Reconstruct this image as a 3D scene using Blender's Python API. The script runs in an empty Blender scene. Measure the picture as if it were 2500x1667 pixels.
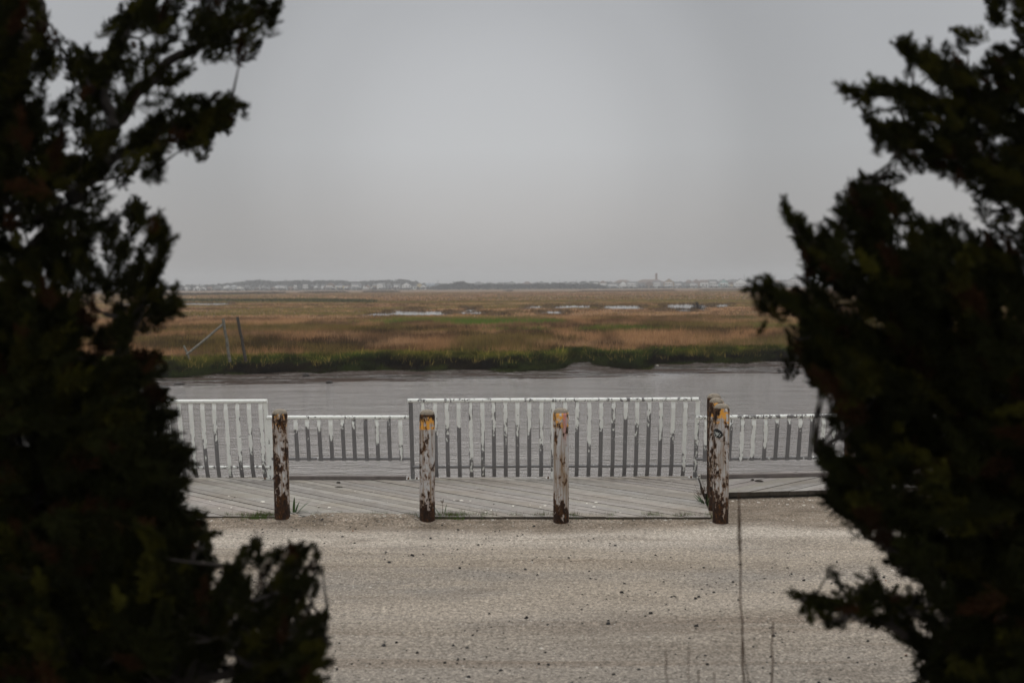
import bpy, math, random
import numpy as np
from mathutils import Matrix, Vector

random.seed(7)
rng = np.random.default_rng(7)
S = bpy.context.scene
COL = S.collection

# ------------------------------------------------------------------ camera
FOC, CAM_H = 3000.0, 2.55                      # focal length in photo pixels, eye height over the road
PITCH, ROLL = math.atan((833.5 - 698) / FOC), 0.005
FW = np.array([0, math.cos(PITCH), -math.sin(PITCH)])
U0 = np.array([0, math.sin(PITCH), math.cos(PITCH)])
R0 = np.array([1.0, 0, 0])
RT = math.cos(ROLL) * R0 - math.sin(ROLL) * U0
UP = math.sin(ROLL) * R0 + math.cos(ROLL) * U0
EYE = np.array([0, 0, CAM_H])
cam = bpy.data.cameras.new('camera')
cam_ob = bpy.data.objects.new('camera', cam)
COL.objects.link(cam_ob)
cam_ob.matrix_world = Matrix(((RT[0], UP[0], -FW[0], 0), (RT[1], UP[1], -FW[1], 0), (RT[2], UP[2], -FW[2], CAM_H), (0, 0, 0, 1)))
cam.sensor_width = 36
cam.lens = 36 * FOC / 2500
cam.clip_start, cam.clip_end = 0.1, 8000
cam.dof.use_dof = True
cam.dof.focus_distance = 18.0
cam.dof.aperture_fstop = 2.1
S.camera = cam_ob

# ------------------------------------------------------------------ sky and sun (overcast)
SUN_EL, SUN_AZ = math.radians(48), math.radians(-8)     # behind the clouds, ahead of the camera
W = bpy.data.worlds.new('World')
S.world = W
W.use_nodes = True
wn, wl = W.node_tree.nodes, W.node_tree.links
bg = wn['Background']
bg.inputs['Strength'].default_value = 0.1
sky = wn.new('ShaderNodeTexSky')
sky.sky_type = 'NISHITA'
sky.sun_disc = False
sky.sun_elevation = SUN_EL
sky.sun_rotation = SUN_AZ
hs = wn.new('ShaderNodeHueSaturation')
hs.inputs['Saturation'].default_value = 0.25
wl.new(sky.outputs['Color'], hs.inputs['Color'])
tc = wn.new('ShaderNodeTexCoord')
sx = wn.new('ShaderNodeSeparateXYZ')
wl.new(tc.outputs['Generated'], sx.inputs[0])
cr = wn.new('ShaderNodeValToRGB')                       # cloud deck: pale near the horizon, brightest overhead
e = cr.color_ramp.elements
SKY_STOPS = [(0.0, (.205, .197, .195)), (0.05, (.255, .248, .246)), (0.11, (.289, .2925, .298)), (0.22, (.27, .276, .287)), (0.42, (.62, .62, .63)), (1.0, (.90, .90, .89))]
e[0].position, e[0].color = 0.0, (*[v / .9 for v in SKY_STOPS[0][1]], 1)
e[1].position, e[1].color = 1.0, (*[v / .9 for v in SKY_STOPS[-1][1]], 1)
for pos, c in SKY_STOPS[1:-1]:
    q = e.new(pos); q.color = (*[v / .9 for v in c], 1)
wl.new(sx.outputs['Z'], cr.inputs['Fac'])
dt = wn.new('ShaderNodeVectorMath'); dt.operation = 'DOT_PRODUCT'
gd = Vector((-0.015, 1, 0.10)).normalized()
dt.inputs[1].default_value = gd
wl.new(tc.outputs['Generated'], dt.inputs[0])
mr = wn.new('ShaderNodeValToRGB')                       # added bright patch low ahead, ring darkened like lens vignetting, lifted behind for fill
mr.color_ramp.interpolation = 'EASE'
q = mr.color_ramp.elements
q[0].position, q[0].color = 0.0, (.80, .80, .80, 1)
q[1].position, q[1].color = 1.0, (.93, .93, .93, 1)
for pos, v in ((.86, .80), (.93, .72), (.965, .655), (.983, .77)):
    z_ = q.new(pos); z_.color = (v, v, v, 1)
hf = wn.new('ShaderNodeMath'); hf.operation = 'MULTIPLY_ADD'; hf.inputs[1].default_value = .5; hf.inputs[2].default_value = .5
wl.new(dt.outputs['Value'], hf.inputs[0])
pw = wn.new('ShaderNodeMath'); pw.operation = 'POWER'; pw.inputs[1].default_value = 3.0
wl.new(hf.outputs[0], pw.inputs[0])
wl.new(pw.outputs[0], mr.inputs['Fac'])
nz = wn.new('ShaderNodeTexNoise'); nz.inputs['Scale'].default_value = 2.2; nz.inputs['Detail'].default_value = 3
wl.new(tc.outputs['Generated'], nz.inputs['Vector'])
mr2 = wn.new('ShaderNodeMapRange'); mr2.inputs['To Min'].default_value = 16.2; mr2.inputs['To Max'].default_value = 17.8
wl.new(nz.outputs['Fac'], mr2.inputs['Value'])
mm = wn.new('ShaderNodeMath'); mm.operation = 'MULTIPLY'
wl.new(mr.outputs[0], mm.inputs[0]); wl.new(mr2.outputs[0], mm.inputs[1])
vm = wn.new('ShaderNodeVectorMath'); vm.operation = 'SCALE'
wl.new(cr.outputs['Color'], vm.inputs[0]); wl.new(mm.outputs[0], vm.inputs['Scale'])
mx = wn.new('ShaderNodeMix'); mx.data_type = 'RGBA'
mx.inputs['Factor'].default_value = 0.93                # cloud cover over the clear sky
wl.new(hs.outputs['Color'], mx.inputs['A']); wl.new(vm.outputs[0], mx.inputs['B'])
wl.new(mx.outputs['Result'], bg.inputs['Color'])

sun = bpy.data.lights.new('sun', 'SUN')
sun.energy = 0.7
sun.angle = math.radians(30)
sun.color = (1, .96, .9)
sun_ob = bpy.data.objects.new('sun', sun)
COL.objects.link(sun_ob)
sd = Vector((math.sin(SUN_AZ) * math.cos(SUN_EL), math.cos(SUN_AZ) * math.cos(SUN_EL), math.sin(SUN_EL)))
sun_ob.rotation_euler = sd.to_track_quat('Z', 'Y').to_euler()
S.view_settings.view_transform = 'Standard'
S.view_settings.look = 'None'
S.view_settings.exposure = 0.0
S.view_settings.gamma = 1.0
S.cycles.max_bounces = 6
S.cycles.diffuse_bounces = 2
S.cycles.glossy_bounces = 2
S.cycles.volume_bounces = 0
S.cycles.use_denoising = True

# ------------------------------------------------------------------ helpers
def ray(x, y): return FW * FOC + RT * (x - 1250) - UP * (y - 833.5)
def atz(x, y, z=0.0):
    d = ray(x, y); return EYE + d * ((z - CAM_H) / d[2])
def aty(x, y, Y):
    d = ray(x, y); return EYE + d * (Y / d[1])
def proj(P):
    v = np.asarray(P) - EYE; w = v @ FW
    return 1250 + FOC * (v @ RT) / w, 833.5 - FOC * (v @ UP) / w

class VNoise:                                            # smooth value noise for scattering and terrain
    def __init__(s, seed, n=256): s.t = np.random.default_rng(seed).random((n, n)); s.n = n
    def __call__(s, x, y):
        x = np.asarray(x, float); y = np.asarray(y, float)
        i, j = np.floor(x).astype(int), np.floor(y).astype(int)
        u, v = x - i, y - j
        u, v = u * u * (3 - 2 * u), v * v * (3 - 2 * v)
        n, t = s.n, s.t
        a, b = t[i % n, j % n], t[(i + 1) % n, j % n]
        c, d = t[i % n, (j + 1) % n], t[(i + 1) % n, (j + 1) % n]
        return (a * (1 - u) + b * u) * (1 - v) + (c * (1 - u) + d * u) * v
    def fbm(s, x, y, o=3):
        r, a, w = 0, 1, 0
        for k in range(o):
            r = r + a * s(x * 2 ** k + 17 * k, y * 2 ** k + 31 * k); w += a; a *= .5
        return r / w
NA, NB_, NC = VNoise(1), VNoise(2), VNoise(3)
def sstep(a, b, x):
    t = np.clip((np.asarray(x, float) - a) / (b - a), 0, 1); return t * t * (3 - 2 * t)

class MB:                                                # collects shapes into one mesh
    def __init__(s): s.v, s.f, s.a, s.k = [], [], [], 0
    def add(s, v, f, a=None):
        v = np.asarray(v, float)
        s.v.append(v); s.f += [tuple(i + s.k for i in q) for q in f]
        s.a.append(np.zeros((len(v), 4)) if a is None else np.broadcast_to(np.asarray(a, float), (len(v), 4)))
        s.k += len(v); return s
    def box(s, c, size, rz=0.0, a=None, axes=None):
        x, y, z = np.array(size) / 2
        v = np.array([(-x, -y, -z), (x, -y, -z), (x, y, -z), (-x, y, -z), (-x, -y, z), (x, -y, z), (x, y, z), (-x, y, z)])
        if axes is not None: v = v @ np.array(axes)
        elif rz:
            cz, sz = math.cos(rz), math.sin(rz); v = v @ np.array([[cz, sz, 0], [-sz, cz, 0], [0, 0, 1]])
        return s.add(v + np.array(c), [(0, 3, 2, 1), (4, 5, 6, 7), (0, 1, 5, 4), (1, 2, 6, 5), (2, 3, 7, 6), (3, 0, 4, 7)], a)
    def tube(s, pts, rad, n=10, a=None, caps=True):
        pts = [np.array(p, float) for p in pts]
        if np.isscalar(rad): rad = [rad] * len(pts)
        vs = []
        for i, p in enumerate(pts):
            t = pts[min(i + 1, len(pts) - 1)] - pts[max(i - 1, 0)]; t /= np.linalg.norm(t) + 1e-9
            h = np.array([0, 0, 1.]) if abs(t[2]) < .9 else np.array([1., 0, 0])
            b1 = np.cross(t, h); b1 /= np.linalg.norm(b1); b2 = np.cross(t, b1)
            for q in range(n):
                w = 2 * math.pi * q / n; vs.append(p + rad[i] * (b1 * math.cos(w) + b2 * math.sin(w)))
        f = []
        for i in range(len(pts) - 1):
            for q in range(n):
                f.append((i * n + q, i * n + (q + 1) % n, (i + 1) * n + (q + 1) % n, (i + 1) * n + q))
        if caps:
            f.append(tuple(range(n - 1, -1, -1))[::-1]); f.append(tuple((len(pts) - 1) * n + q for q in range(n))[::-1])
        return s.add(vs, f, a)
    def lathe(s, prof, n=24, c=(0, 0, 0), a=None):
        vs = [(r * math.cos(2 * math.pi * q / n) + c[0], r * math.sin(2 * math.pi * q / n) + c[1], z + c[2]) for r, z in prof for q in range(n)]
        f = [(i * n + q, i * n + (q + 1) % n, (i + 1) * n + (q + 1) % n, (i + 1) * n + q) for i in range(len(prof) - 1) for q in range(n)]
        f.append(tuple((len(prof) - 1) * n + q for q in range(n)))
        return s.add(vs, f, a)
    def build(s, name, mat, parent=None, smooth=False):
        v = np.concatenate(s.v)
        off = np.array(parent['origin']) if parent is not None else np.zeros(3)
        me = bpy.data.meshes.new(name)
        me.from_pydata((v - off).tolist(), [], s.f)
        at = me.attributes.new('tint', 'FLOAT_COLOR', 'POINT')
        at.data.foreach_set('color', np.concatenate(s.a).astype(np.float32).ravel())
        if smooth: me.polygons.foreach_set('use_smooth', [True] * len(me.polygons))
        me.update()
        return link(name, me, mat, parent)

def link(name, me, mat, parent=None):
    me.materials.append(mat)
    o = bpy.data.objects.new(name, me); COL.objects.link(o)
    if parent is not None:
        o.parent = parent; o['origin'] = list(parent['origin'])
    return o

def raw_mesh(name, v, tri, mat, tint=None, parent=None, smooth=False):   # fast path for big triangle soups
    if parent is not None: v = v - np.array(parent['origin'])
    me = bpy.data.meshes.new(name)
    n, m = len(v), len(tri)
    me.vertices.add(n); me.vertices.foreach_set('co', np.asarray(v, np.float32).ravel())
    k = tri.shape[1]
    me.loops.add(m * k); me.loops.foreach_set('vertex_index', np.asarray(tri, np.int32).ravel())
    me.polygons.add(m)
    me.polygons.foreach_set('loop_start', np.arange(0, m * k, k, dtype=np.int32))
    if tint is not None:
        at = me.attributes.new('tint', 'FLOAT_COLOR', 'POINT')
        at.data.foreach_set('color', np.asarray(tint, np.float32).ravel())
    if smooth: me.polygons.foreach_set('use_smooth', np.ones(m, bool))
    me.update(calc_edges=True); me.validate()
    return link(name, me, mat, parent)

def tag(o, label=None, cat=None, group=None, kind=None):
    if label: o['label'] = label
    if cat: o['category'] = cat
    if group: o['group'] = group
    if kind: o['kind'] = kind
    return o

def thing(name, label, cat, loc, group=None):
    o = bpy.data.objects.new(name, None); COL.objects.link(o)
    o.location = tuple(float(q) for q in loc); o['origin'] = [float(q) for q in loc]
    o.empty_display_size = .2
    return tag(o, label, cat, group)

# ------------------------------------------------------------------ materials
class Mat:
    def __init__(s, name, rough=.8, spec=.3, metal=0.0):
        s.m = bpy.data.materials.new(name); s.m.use_nodes = True
        s.t = s.m.node_tree; s.b = s.t.nodes['Principled BSDF']
        s.b.inputs['Roughness'].default_value = rough
        s.b.inputs['Specular IOR Level'].default_value = spec
        s.b.inputs['Metallic'].default_value = metal
    def n(s, typ, **kw):
        q = s.t.nodes.new('ShaderNode' + typ)
        for k, v in kw.items(): setattr(q, k, v)
        return q
    def put(s, sock, v):
        if isinstance(v, bpy.types.NodeSocket): s.t.links.new(v, sock)
        else: sock.default_value = v
    def world(s): return s.n('NewGeometry').outputs['Position']
    def obj(s): return s.n('TexCoord').outputs['Object']
    def scaled(s, vec, sc, off=(0, 0, 0)):
        q = s.n('Mapping'); s.put(q.inputs['Vector'], vec); q.inputs['Scale'].default_value = sc; q.inputs['Location'].default_value = off
        return q.outputs[0]
    def noise(s, vec, scale, detail=3.0, rough=.55, dist=0.0):
        q = s.n('TexNoise'); s.put(q.inputs['Vector'], vec)
        q.inputs['Scale'].default_value = scale; q.inputs['Detail'].default_value = detail; q.inputs['Roughness'].default_value = rough; q.inputs['Distortion'].default_value = dist
        return q.outputs['Fac']
    def voro(s, vec, scale, feature='F1', out='Distance'):
        q = s.n('TexVoronoi', feature=feature); s.put(q.inputs['Vector'], vec); q.inputs['Scale'].default_value = scale
        return q.outputs[out]
    def ramp(s, fac, stops, interp='LINEAR'):
        q = s.n('ValToRGB'); q.color_ramp.interpolation = interp
        el = q.color_ramp.elements
        for i, (p, c) in enumerate(stops):
            if np.isscalar(c): c = (c, c, c)
            x = el[i] if i < 2 else el.new(p)
            x.position = p; x.color = (*c, 1)
        s.put(q.inputs['Fac'], fac); return q.outputs['Color']
    def rng(s, v, a, b, c=0.0, d=1.0):
        q = s.n('MapRange'); s.put(q.inputs['Value'], v)
        for i, k in zip(('From Min', 'From Max', 'To Min', 'To Max'), (a, b, c, d)): s.put(q.inputs[i], k)
        return q.outputs[0]
    def mix(s, f, a, b, blend='MIX'):
        q = s.n('Mix', data_type='RGBA', blend_type=blend)
        s.put(q.inputs['Factor'], f)
        for k, v in (('A', a), ('B', b)):
            s.put(q.inputs[k], (*v, 1) if isinstance(v, tuple) and len(v) == 3 else v)
        return q.outputs['Result']
    def math(s, op, a, b=0.0):
        q = s.n('Math', operation=op); s.put(q.inputs[0], a); s.put(q.inputs[1], b); return q.outputs[0]
    def sep(s, vec):
        q = s.n('SeparateXYZ'); s.put(q.inputs[0], vec); return q.outputs
    def attr(s, name='tint'): return s.n('Attribute', attribute_name=name).outputs
    def color(s, c): s.put(s.b.inputs['Base Color'], (*c, 1) if isinstance(c, tuple) and len(c) == 3 else c); return s
    def rough(s, r): s.put(s.b.inputs['Roughness'], r); return s
    def bump(s, h, strength=.3, dist=.02):
        q = s.n('Bump'); s.put(q.inputs['Height'], h); q.inputs['Strength'].default_value = strength; q.inputs['Distance'].default_value = dist
        s.t.links.new(q.outputs[0], s.b.inputs['Normal']); return s

def plain(name, c, rough=.7, var=.25, scale=6.0):
    m = Mat(name, rough)
    f = m.noise(m.world(), scale, 4)
    m.color(m.ramp(f, [(.25, tuple(q * (1 - var) for q in c)), (.75, tuple(min(1, q * (1 + var)) for q in c))]))
    return m.m

def tinted(name, rough=.85, spec=.2, var=.3, scale=8.0):
    m = Mat(name, rough, spec)
    f = m.noise(m.world(), scale, 3)
    m.color(m.mix(1.0, m.attr()['Color'], m.ramp(f, [(.25, 1 - var), (.75, 1 + 0 * var)]), 'MULTIPLY'))
    return m.m

# ground of the lot: worn pale gravel over asphalt
def ground_mat():
    m = Mat('crushed_gravel', .93, .15)
    P = m.world(); xyz = m.sep(P)
    streak = m.noise(m.scaled(P, (.18, 1.3, 1)), 1.0, 5, .6, .4)
    patch = m.noise(m.scaled(P, (.35, .9, 1), (7, 3, 0)), 1.0, 4, .6)
    base = m.ramp(streak, [(.28, (.20, .162, .125)), (.46, (.30, .262, .216)), (.62, (.345, .305, .258)), (.78, (.27, .235, .20))])
    grey = m.rng(patch, .50, .68)
    base = m.mix(m.math('MULTIPLY', grey, .6), base, (.185, .175, .165))
    # paler band of crushed shell along the parking stops, brown soil by the deck
    wob = m.math('MULTIPLY', m.noise(m.scaled(P, (.5, .5, 1)), 1.0, 4), 1.3)
    yb = m.math('ADD', xyz['Y'], wob)
    band = m.math('MULTIPLY', m.rng(yb, 12.4, 13.0), m.rng(yb, 13.7, 13.25))
    base = m.mix(m.math('MULTIPLY', band, .6), base, (.50, .46, .41))
    soil = m.math('MULTIPLY', m.rng(yb, 13.2, 13.6), .9)
    base = m.mix(soil, base, m.ramp(m.noise(m.scaled(P, (2, 5, 1)), 1.0, 5, .65), [(.3, (.10, .075, .05)), (.55, (.235, .195, .155)), (.75, (.30, .26, .215))]))
    near = m.rng(m.math('ADD', xyz['Y'], m.math('MULTIPLY', wob, 2.2)), 11.6, 9.4)
    base = m.mix(m.math('MULTIPLY', near, .5), base, (.17, .16, .15))
    rut = m.noise(m.scaled(P, (.10, 2.6, 1), (1, 4, 0)), 1.0, 4, .6, .6)      # old tyre lines
    base = m.mix(m.rng(rut, .52, .66, 0, .7), base, (.175, .14, .11))
    stain = m.noise(m.scaled(P, (.7, 1.5, 1), (4, 2, 0)), 1.0, 6, .7, .5)
    base = m.mix(m.rng(stain, .50, .66, 0, .55), base, (.165, .14, .115))
    # grain: pale shell chips and dark asphalt crumbs
    g1 = m.noise(P, 46, 3, .75)
    g2 = m.noise(m.scaled(P, (1, 1, 1), (3, 1, 0)), 20, 3, .75)
    base = m.mix(1.0, base, m.ramp(g1, [(.30, .30), (.5, .92), (.68, 1.6)]), 'MULTIPLY')
    base = m.mix(1.0, base, m.ramp(g2, [(.30, .52), (.5, .95), (.7, 1.35)]), 'MULTIPLY')
    chips = m.rng(m.voro(P, 26), .16, .10)
    sel = m.rng(m.noise(P, 9, 2), .52, .6)
    base = m.mix(m.math('MULTIPLY', m.math('MULTIPLY', chips, sel), .7), base, (.62, .59, .53))
    dark = m.rng(m.voro(m.scaled(P, (1, 1, 1), (11, 5, 0)), 15), .13, .08)
    sel2 = m.rng(m.noise(m.scaled(P, (1, 1, 1), (5, 9, 0)), 3.0, 2), .5, .62)
    base = m.mix(m.math('MULTIPLY', m.math('MULTIPLY', dark, sel2), .8), base, (.05, .048, .046))
    base = m.mix(1.0, base, (1.0, .975, .94), 'MULTIPLY')
    m.color(base)
    m.bump(m.math('ADD', g1, m.math('MULTIPLY', g2, 1.5)), .5, .012)
    return m.m

def wood_mat():
    m = Mat('weathered_decking', .85, .2)
    P = m.world(); tint = m.attr()
    g = m.noise(m.scaled(P, (9, 9, 1)), 1.0, 6, .7, .6)
    dirt = m.noise(m.scaled(P, (.8, 1.4, 1), (2, 2, 0)), 1.0, 5, .6)
    c = m.ramp(g, [(.25, (.19, .172, .155)), (.5, (.275, .255, .235)), (.8, (.345, .325, .30))])
    c = m.mix(m.rng(dirt, .48, .72, 0, .65), c, (.225, .19, .15))
    wet = m.noise(m.scaled(P, (1.2, 4, 1), (9, 1, 0)), 1.0, 4)
    edge = m.math('MULTIPLY', m.rng(m.sep(P)['Y'], 15.55, 15.95), m.rng(wet, .45, .6))
    c = m.mix(m.math('MULTIPLY', edge, .75), c, (.115, .095, .065))
    c = m.mix(1.0, c, tint['Color'], 'MULTIPLY')
    blot = m.noise(m.scaled(P, (2.2, 3.5, 1), (1, 7, 0)), 1.0, 6, .72)
    c = m.mix(m.rng(blot, .54, .70, 0, .55), c, (.16, .14, .12))
    m.color(c); m.bump(g, .3, .01)
    return m.m

def paint_mat():                                         # white enamel flaking off galvanised steel; tint.r = how much paint is left
    m = Mat('flaking_white_paint', .45, .4)
    P = m.world(); t = m.attr()
    keep = m.sep(t['Color'])[0]
    big = m.noise(m.scaled(P, (1, 1, .5)), 19, 3, .6, .5)
    small = m.noise(m.scaled(P, (1, 1, .6), (4, 4, 4)), 55, 3, .7)
    u = m.math('ABSOLUTE', m.math('SUBTRACT', m.sep(t['Color'])[1], .5))
    edge = m.math('MULTIPLY', m.math('POWER', m.math('MULTIPLY', u, 2.0), 3.0), m.rng(m.noise(m.scaled(P, (5, 5, 2.2), (8, 2, 1)), 1.0, 4, .7), .42, .66, 0, 2.6))
    keep = m.math('SUBTRACT', keep, edge)
    v = m.math('ADD', m.math('ADD', keep, m.math('MULTIPLY', m.math('SUBTRACT', big, .5), 4.6)), m.math('MULTIPLY', m.math('SUBTRACT', small, .5), 1.8))
    f = m.rng(v, -.04, .04)
    bare = m.ramp(m.noise(P, 90, 4, .75), [(.3, (.105, .10, .10)), (.6, (.20, .195, .195)), (.8, (.36, .36, .36))])
    white = m.ramp(m.noise(P, 30, 4), [(.25, (.74, .76, .72)), (.7, (.86, .87, .83))])
    rim = m.math('MULTIPLY', m.rng(v, .16, .0), .25)
    white = m.mix(rim, white, (.4, .37, .32))
    m.color(m.mix(f, bare, white)); m.rough(m.rng(f, 0, 1, .6, .35))
    m.bump(f, .35, .004)
    return m.m

def bollard_mat(seed, h, rust, yellow, pink=0.0, side=0.0, rim=0.0):
    m = Mat('rusting_bollard_paint', .75, .3)
    P = m.obj(); xyz = m.sep(P); z = xyz['Z']; x = xyz['X']
    o = (seed * 3.7, seed * 1.9, seed * 5.3)
    n1 = m.noise(m.scaled(P, (1, 1, .48), o), 15, 4, .62, .3)
    n2 = m.noise(m.scaled(P, (1, 1, .5), o), 42, 3, .7)
    streak = m.noise(m.scaled(P, (26, 26, 1.6), o), 1.0, 4, .6)
    low = m.rng(z, .34, .0, 0, .34)
    top = m.rng(z, h - .14, h - .02, 0, rim)
    edge = m.rng(x, -.02, -.085, 0, side)
    v = m.math('ADD', m.math('ADD', n1, m.math('MULTIPLY', m.math('SUBTRACT', n2, .5), .55)), m.math('ADD', m.math('ADD', low, top), edge))
    rust = rust - .085
    rusty = m.rng(v, 1 - rust - .02, 1 - rust + .03)
    halo = m.rng(v, 1 - rust - .13, 1 - rust + .02, 0, .75)
    paint = m.ramp(m.noise(m.scaled(P, (3, 3, .8), o), 3, 4), [(.3, (.40, .395, .40)), (.7, (.50, .495, .49))])
    paint = m.mix(m.rng(streak, .43, .66, 0, .9), paint, (.20, .13, .065))
    band = m.math('MULTIPLY', m.rng(z, h - .215, h - .205), m.rng(m.noise(m.scaled(P, (1, 1, .8), (o[1], o[2], o[0])), 22, 4, .65), .60 - .17 * yellow, .60 - .17 * yellow + .03))
    if yellow > 0: paint = m.mix(m.math('MULTIPLY', band, .95), paint, (.72, .33, .035))
    if pink > 0:
        pk = m.math('MULTIPLY', m.math('MULTIPLY', m.rng(z, h - .40, h - .2), m.rng(x, .012, .03)), m.math('MULTIPLY', m.rng(x, .07, .055), m.rng(streak, .35, .6)))
        paint = m.mix(m.math('MULTIPLY', pk, pink), paint, (.50, .17, .17))
    paint = m.mix(halo, paint, (.20, .105, .04))
    rc = m.ramp(m.noise(m.scaled(P, (1, 1, .5), o), 30, 5, .75), [(.3, (.009, .005, .003)), (.52, (.028, .012, .005)), (.74, (.17, .072, .018))])
    m.color(m.mix(rusty, paint, rc))
    m.rough(m.rng(rusty, 0, 1, .5, .95))
    m.bump(m.math('ADD', m.math('MULTIPLY', rusty, .6), m.math('MULTIPLY', n2, .5)), .5, .006)
    return m.m

def water_mat(name, scale=1.0, dark=(.165, .142, .126), strength=.46, dist=.14):
    m = Mat(name, .05, .5)
    P = m.world()
    a = m.noise(m.scaled(P, (.55 * scale, 1.35 * scale, 1)), 2.2, 5, .62, .4)
    b = m.noise(m.scaled(P, (.5 * scale, 1.2 * scale, 1), (3, 8, 0)), .55, 2, .5)
    c = m.noise(m.scaled(P, (1.2 * scale, 1.6 * scale, 1), (6, 1, 0)), 8, 2, .5)
    h = m.math('ADD', m.math('ADD', a, m.math('MULTIPLY', b, 1.2)), m.math('MULTIPLY', c, .3))
    m.color(dark); m.bump(h, strength, dist)
    return m.m

def mud_mat():
    m = Mat('tidal_mud', .5, .5)
    P = m.world()
    a = m.noise(m.scaled(P, (.20, 1.5, 1)), 1.0, 5, .65, .5)
    b = m.noise(m.scaled(P, (2, 3.5, 1)), 1.5, 5, .7)
    m.color(m.ramp(a, [(.3, (.05, .036, .027)), (.55, (.026, .015, .010)), (.75, (.06, .038, .026))]))
    m.rough(m.ramp(m.math('ADD', m.math('MULTIPLY', a, .8), m.math('MULTIPLY', b, .2)), [(.46, .07), (.52, .85)]))
    m.put(m.b.inputs['Specular IOR Level'], m.ramp(m.math('ADD', m.math('MULTIPLY', a, .8), m.math('MULTIPLY', b, .2)), [(.46, .6), (.52, .06)]))
    m.bump(b, .25, .05)
    return m.m

def marsh_mat():
    m = Mat('salt_marsh_thatch', .95, .1)
    P = m.world(); xyz = m.sep(P); Y = xyz['Y']
    a = m.noise(m.scaled(P, (.006, .045, 1)), 1.0, 5, .6, .4)
    b = m.noise(m.scaled(P, (.05, .22, 1), (3, 1, 0)), 1.0, 4, .65)
    d = m.noise(m.scaled(P, (.35, .7, 1), (3, 1, 0)), 1.0, 4, .7)
    c = m.ramp(a, [(.25, (.095, .055, .027)), (.45, (.165, .10, .053)), (.6, (.225, .14, .078)), (.78, (.16, .10, .05))])
    c = m.mix(m.rng(b, .56, .70, 0, .55), c, (.085, .075, .024))
    c = m.mix(m.rng(b, .42, .30, 0, .55), c, (.065, .037, .02))
    c = m.mix(1.0, c, m.ramp(d, [(.3, .6), (.7, 1.15)]), 'MULTIPLY')
    c = m.mix(m.rng(xyz['Z'], -.60, -.82), c, m.ramp(d, [(.3, (.012, .008, .005)), (.7, (.035, .024, .014))]))   # bare peat of the cut bank
    m.color(c); m.bump(d, .6, .2)
    return m.m

M_ground, M_wood, M_paint, M_mud, M_marsh = ground_mat(), wood_mat(), paint_mat(), mud_mat(), marsh_mat()
M_creek = water_mat('creek_water')
M_pool = water_mat('pool_water', .6, (.06, .055, .05), .08, .05)
def blade_mat():
    m = Mat('marsh_grass_blades', .85, .12)
    c = m.attr()['Color']; m.color(c)
    tr = m.n('BsdfTranslucent'); m.put(tr.inputs['Color'], c)
    mx_ = m.n('MixShader'); mx_.inputs[0].default_value = .4
    m.t.links.new(m.b.outputs[0], mx_.inputs[1]); m.t.links.new(tr.outputs[0], mx_.inputs[2])
    m.t.links.new(mx_.outputs[0], m.t.nodes['Material Output'].inputs['Surface'])
    return m.m
M_grass = blade_mat()
M_leaf = tinted('cedar_foliage', .95, .04, .35, 20)
M_tint = tinted('distant_paint', .8, .2, .12, .8)
M_bark = plain('cedar_bark', (.026, .021, .018), .95, .5, 30)
M_post = plain('grey_weathered_timber', (.13, .12, .095), .9, .45, 9)
M_darkpost = plain('dark_wet_timber', (.05, .042, .034), .9, .5, 9)
M_board = plain('grey_timber_kerb', (.145, .125, .115), .9, .3, 7)
M_concrete = plain('lichened_concrete', (.24, .205, .16), .95, .45, 60)
M_rustbolt = plain('rusty_bolt', (.10, .045, .02), .85, .4, 80)
M_plate = plain('grey_base_plate', (.36, .35, .32), .6, .3, 25)
M_shell = plain('bleached_shell', (.70, .66, .58), .6, .25, 90)
M_stalk = plain('dry_reed_stem', (.085, .05, .03), .9, .4, 50)
M_stone = tinted('gravel_stone', .95, .05, .35, 60)
M_black = plain('black_sticker_vinyl', (.012, .012, .013), .45, .2, 40)
M_inkwhite = plain('worn_white_print', (.52, .54, .52), .6, .35, 160)

# ------------------------------------------------------------------ the lot (near ground), creek, mud and marsh
def sheet(name, xs, ys, zf, mat, smooth=True):
    X, Y = np.meshgrid(xs, ys)
    if callable(zf): X, Y, Z = zf(X, Y)
    v = np.stack([X, Y, Z], -1).reshape(-1, 3)
    n, m = len(xs), len(ys)
    i = (np.arange(m - 1)[:, None] * n + np.arange(n - 1)[None, :]).ravel()
    return raw_mesh(name, v, np.stack([i, i + 1, i + n + 1, i + n], -1), mat, smooth=smooth)

def lot(X, Y):
    z = 1.0 * (1 - sstep(.4, 7.6, Y)) + (NA.fbm(X * .9, Y * 1.6, 4) - .5) * .05 * sstep(9, 6, np.abs(X) * 0 + Y) + (NB_.fbm(X * 1.3, Y * 2.2, 3) - .5) * .02
    z = z + .024 * sstep(12.95, 13.22, Y + .03 * X) * (X < 2.2)
    F = 13.385 - (X + 3.47) * .0365
    spill = sstep(.52, .62, NA.fbm(X * 1.1 + 3, Y * .4, 4)) * (X < 2.1)
    z = z + .045 * spill * sstep(F - .35, F - .02, Y)
    under = sstep(F + .03, F + .20, Y - .10 * spill * NB_(X * 5, Y * 3)) * sstep(2.2, 2.0, X)
    z = z - under * .12 - sstep(14.62, 14.8, Y + .02 - .138 * (X - 2.56)) * .12 * (X > 2.0)
    z = np.where(Y > 15.8, -2.3, z)
    return X, Y, z
xs = np.concatenate([np.linspace(-80, -8, 30)[:-1], np.linspace(-8, 8, 200), np.linspace(8, 80, 30)[1:]])
ys = np.concatenate([np.linspace(-6, 6.5, 40)[:-1], np.linspace(6.5, 15.79, 130), [15.81, 15.9]])
tag(sheet('parking_ground', xs, ys, lot, M_ground), 'pale gravel parking ground with dark stones and shell chips', 'ground', kind='structure')

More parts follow.
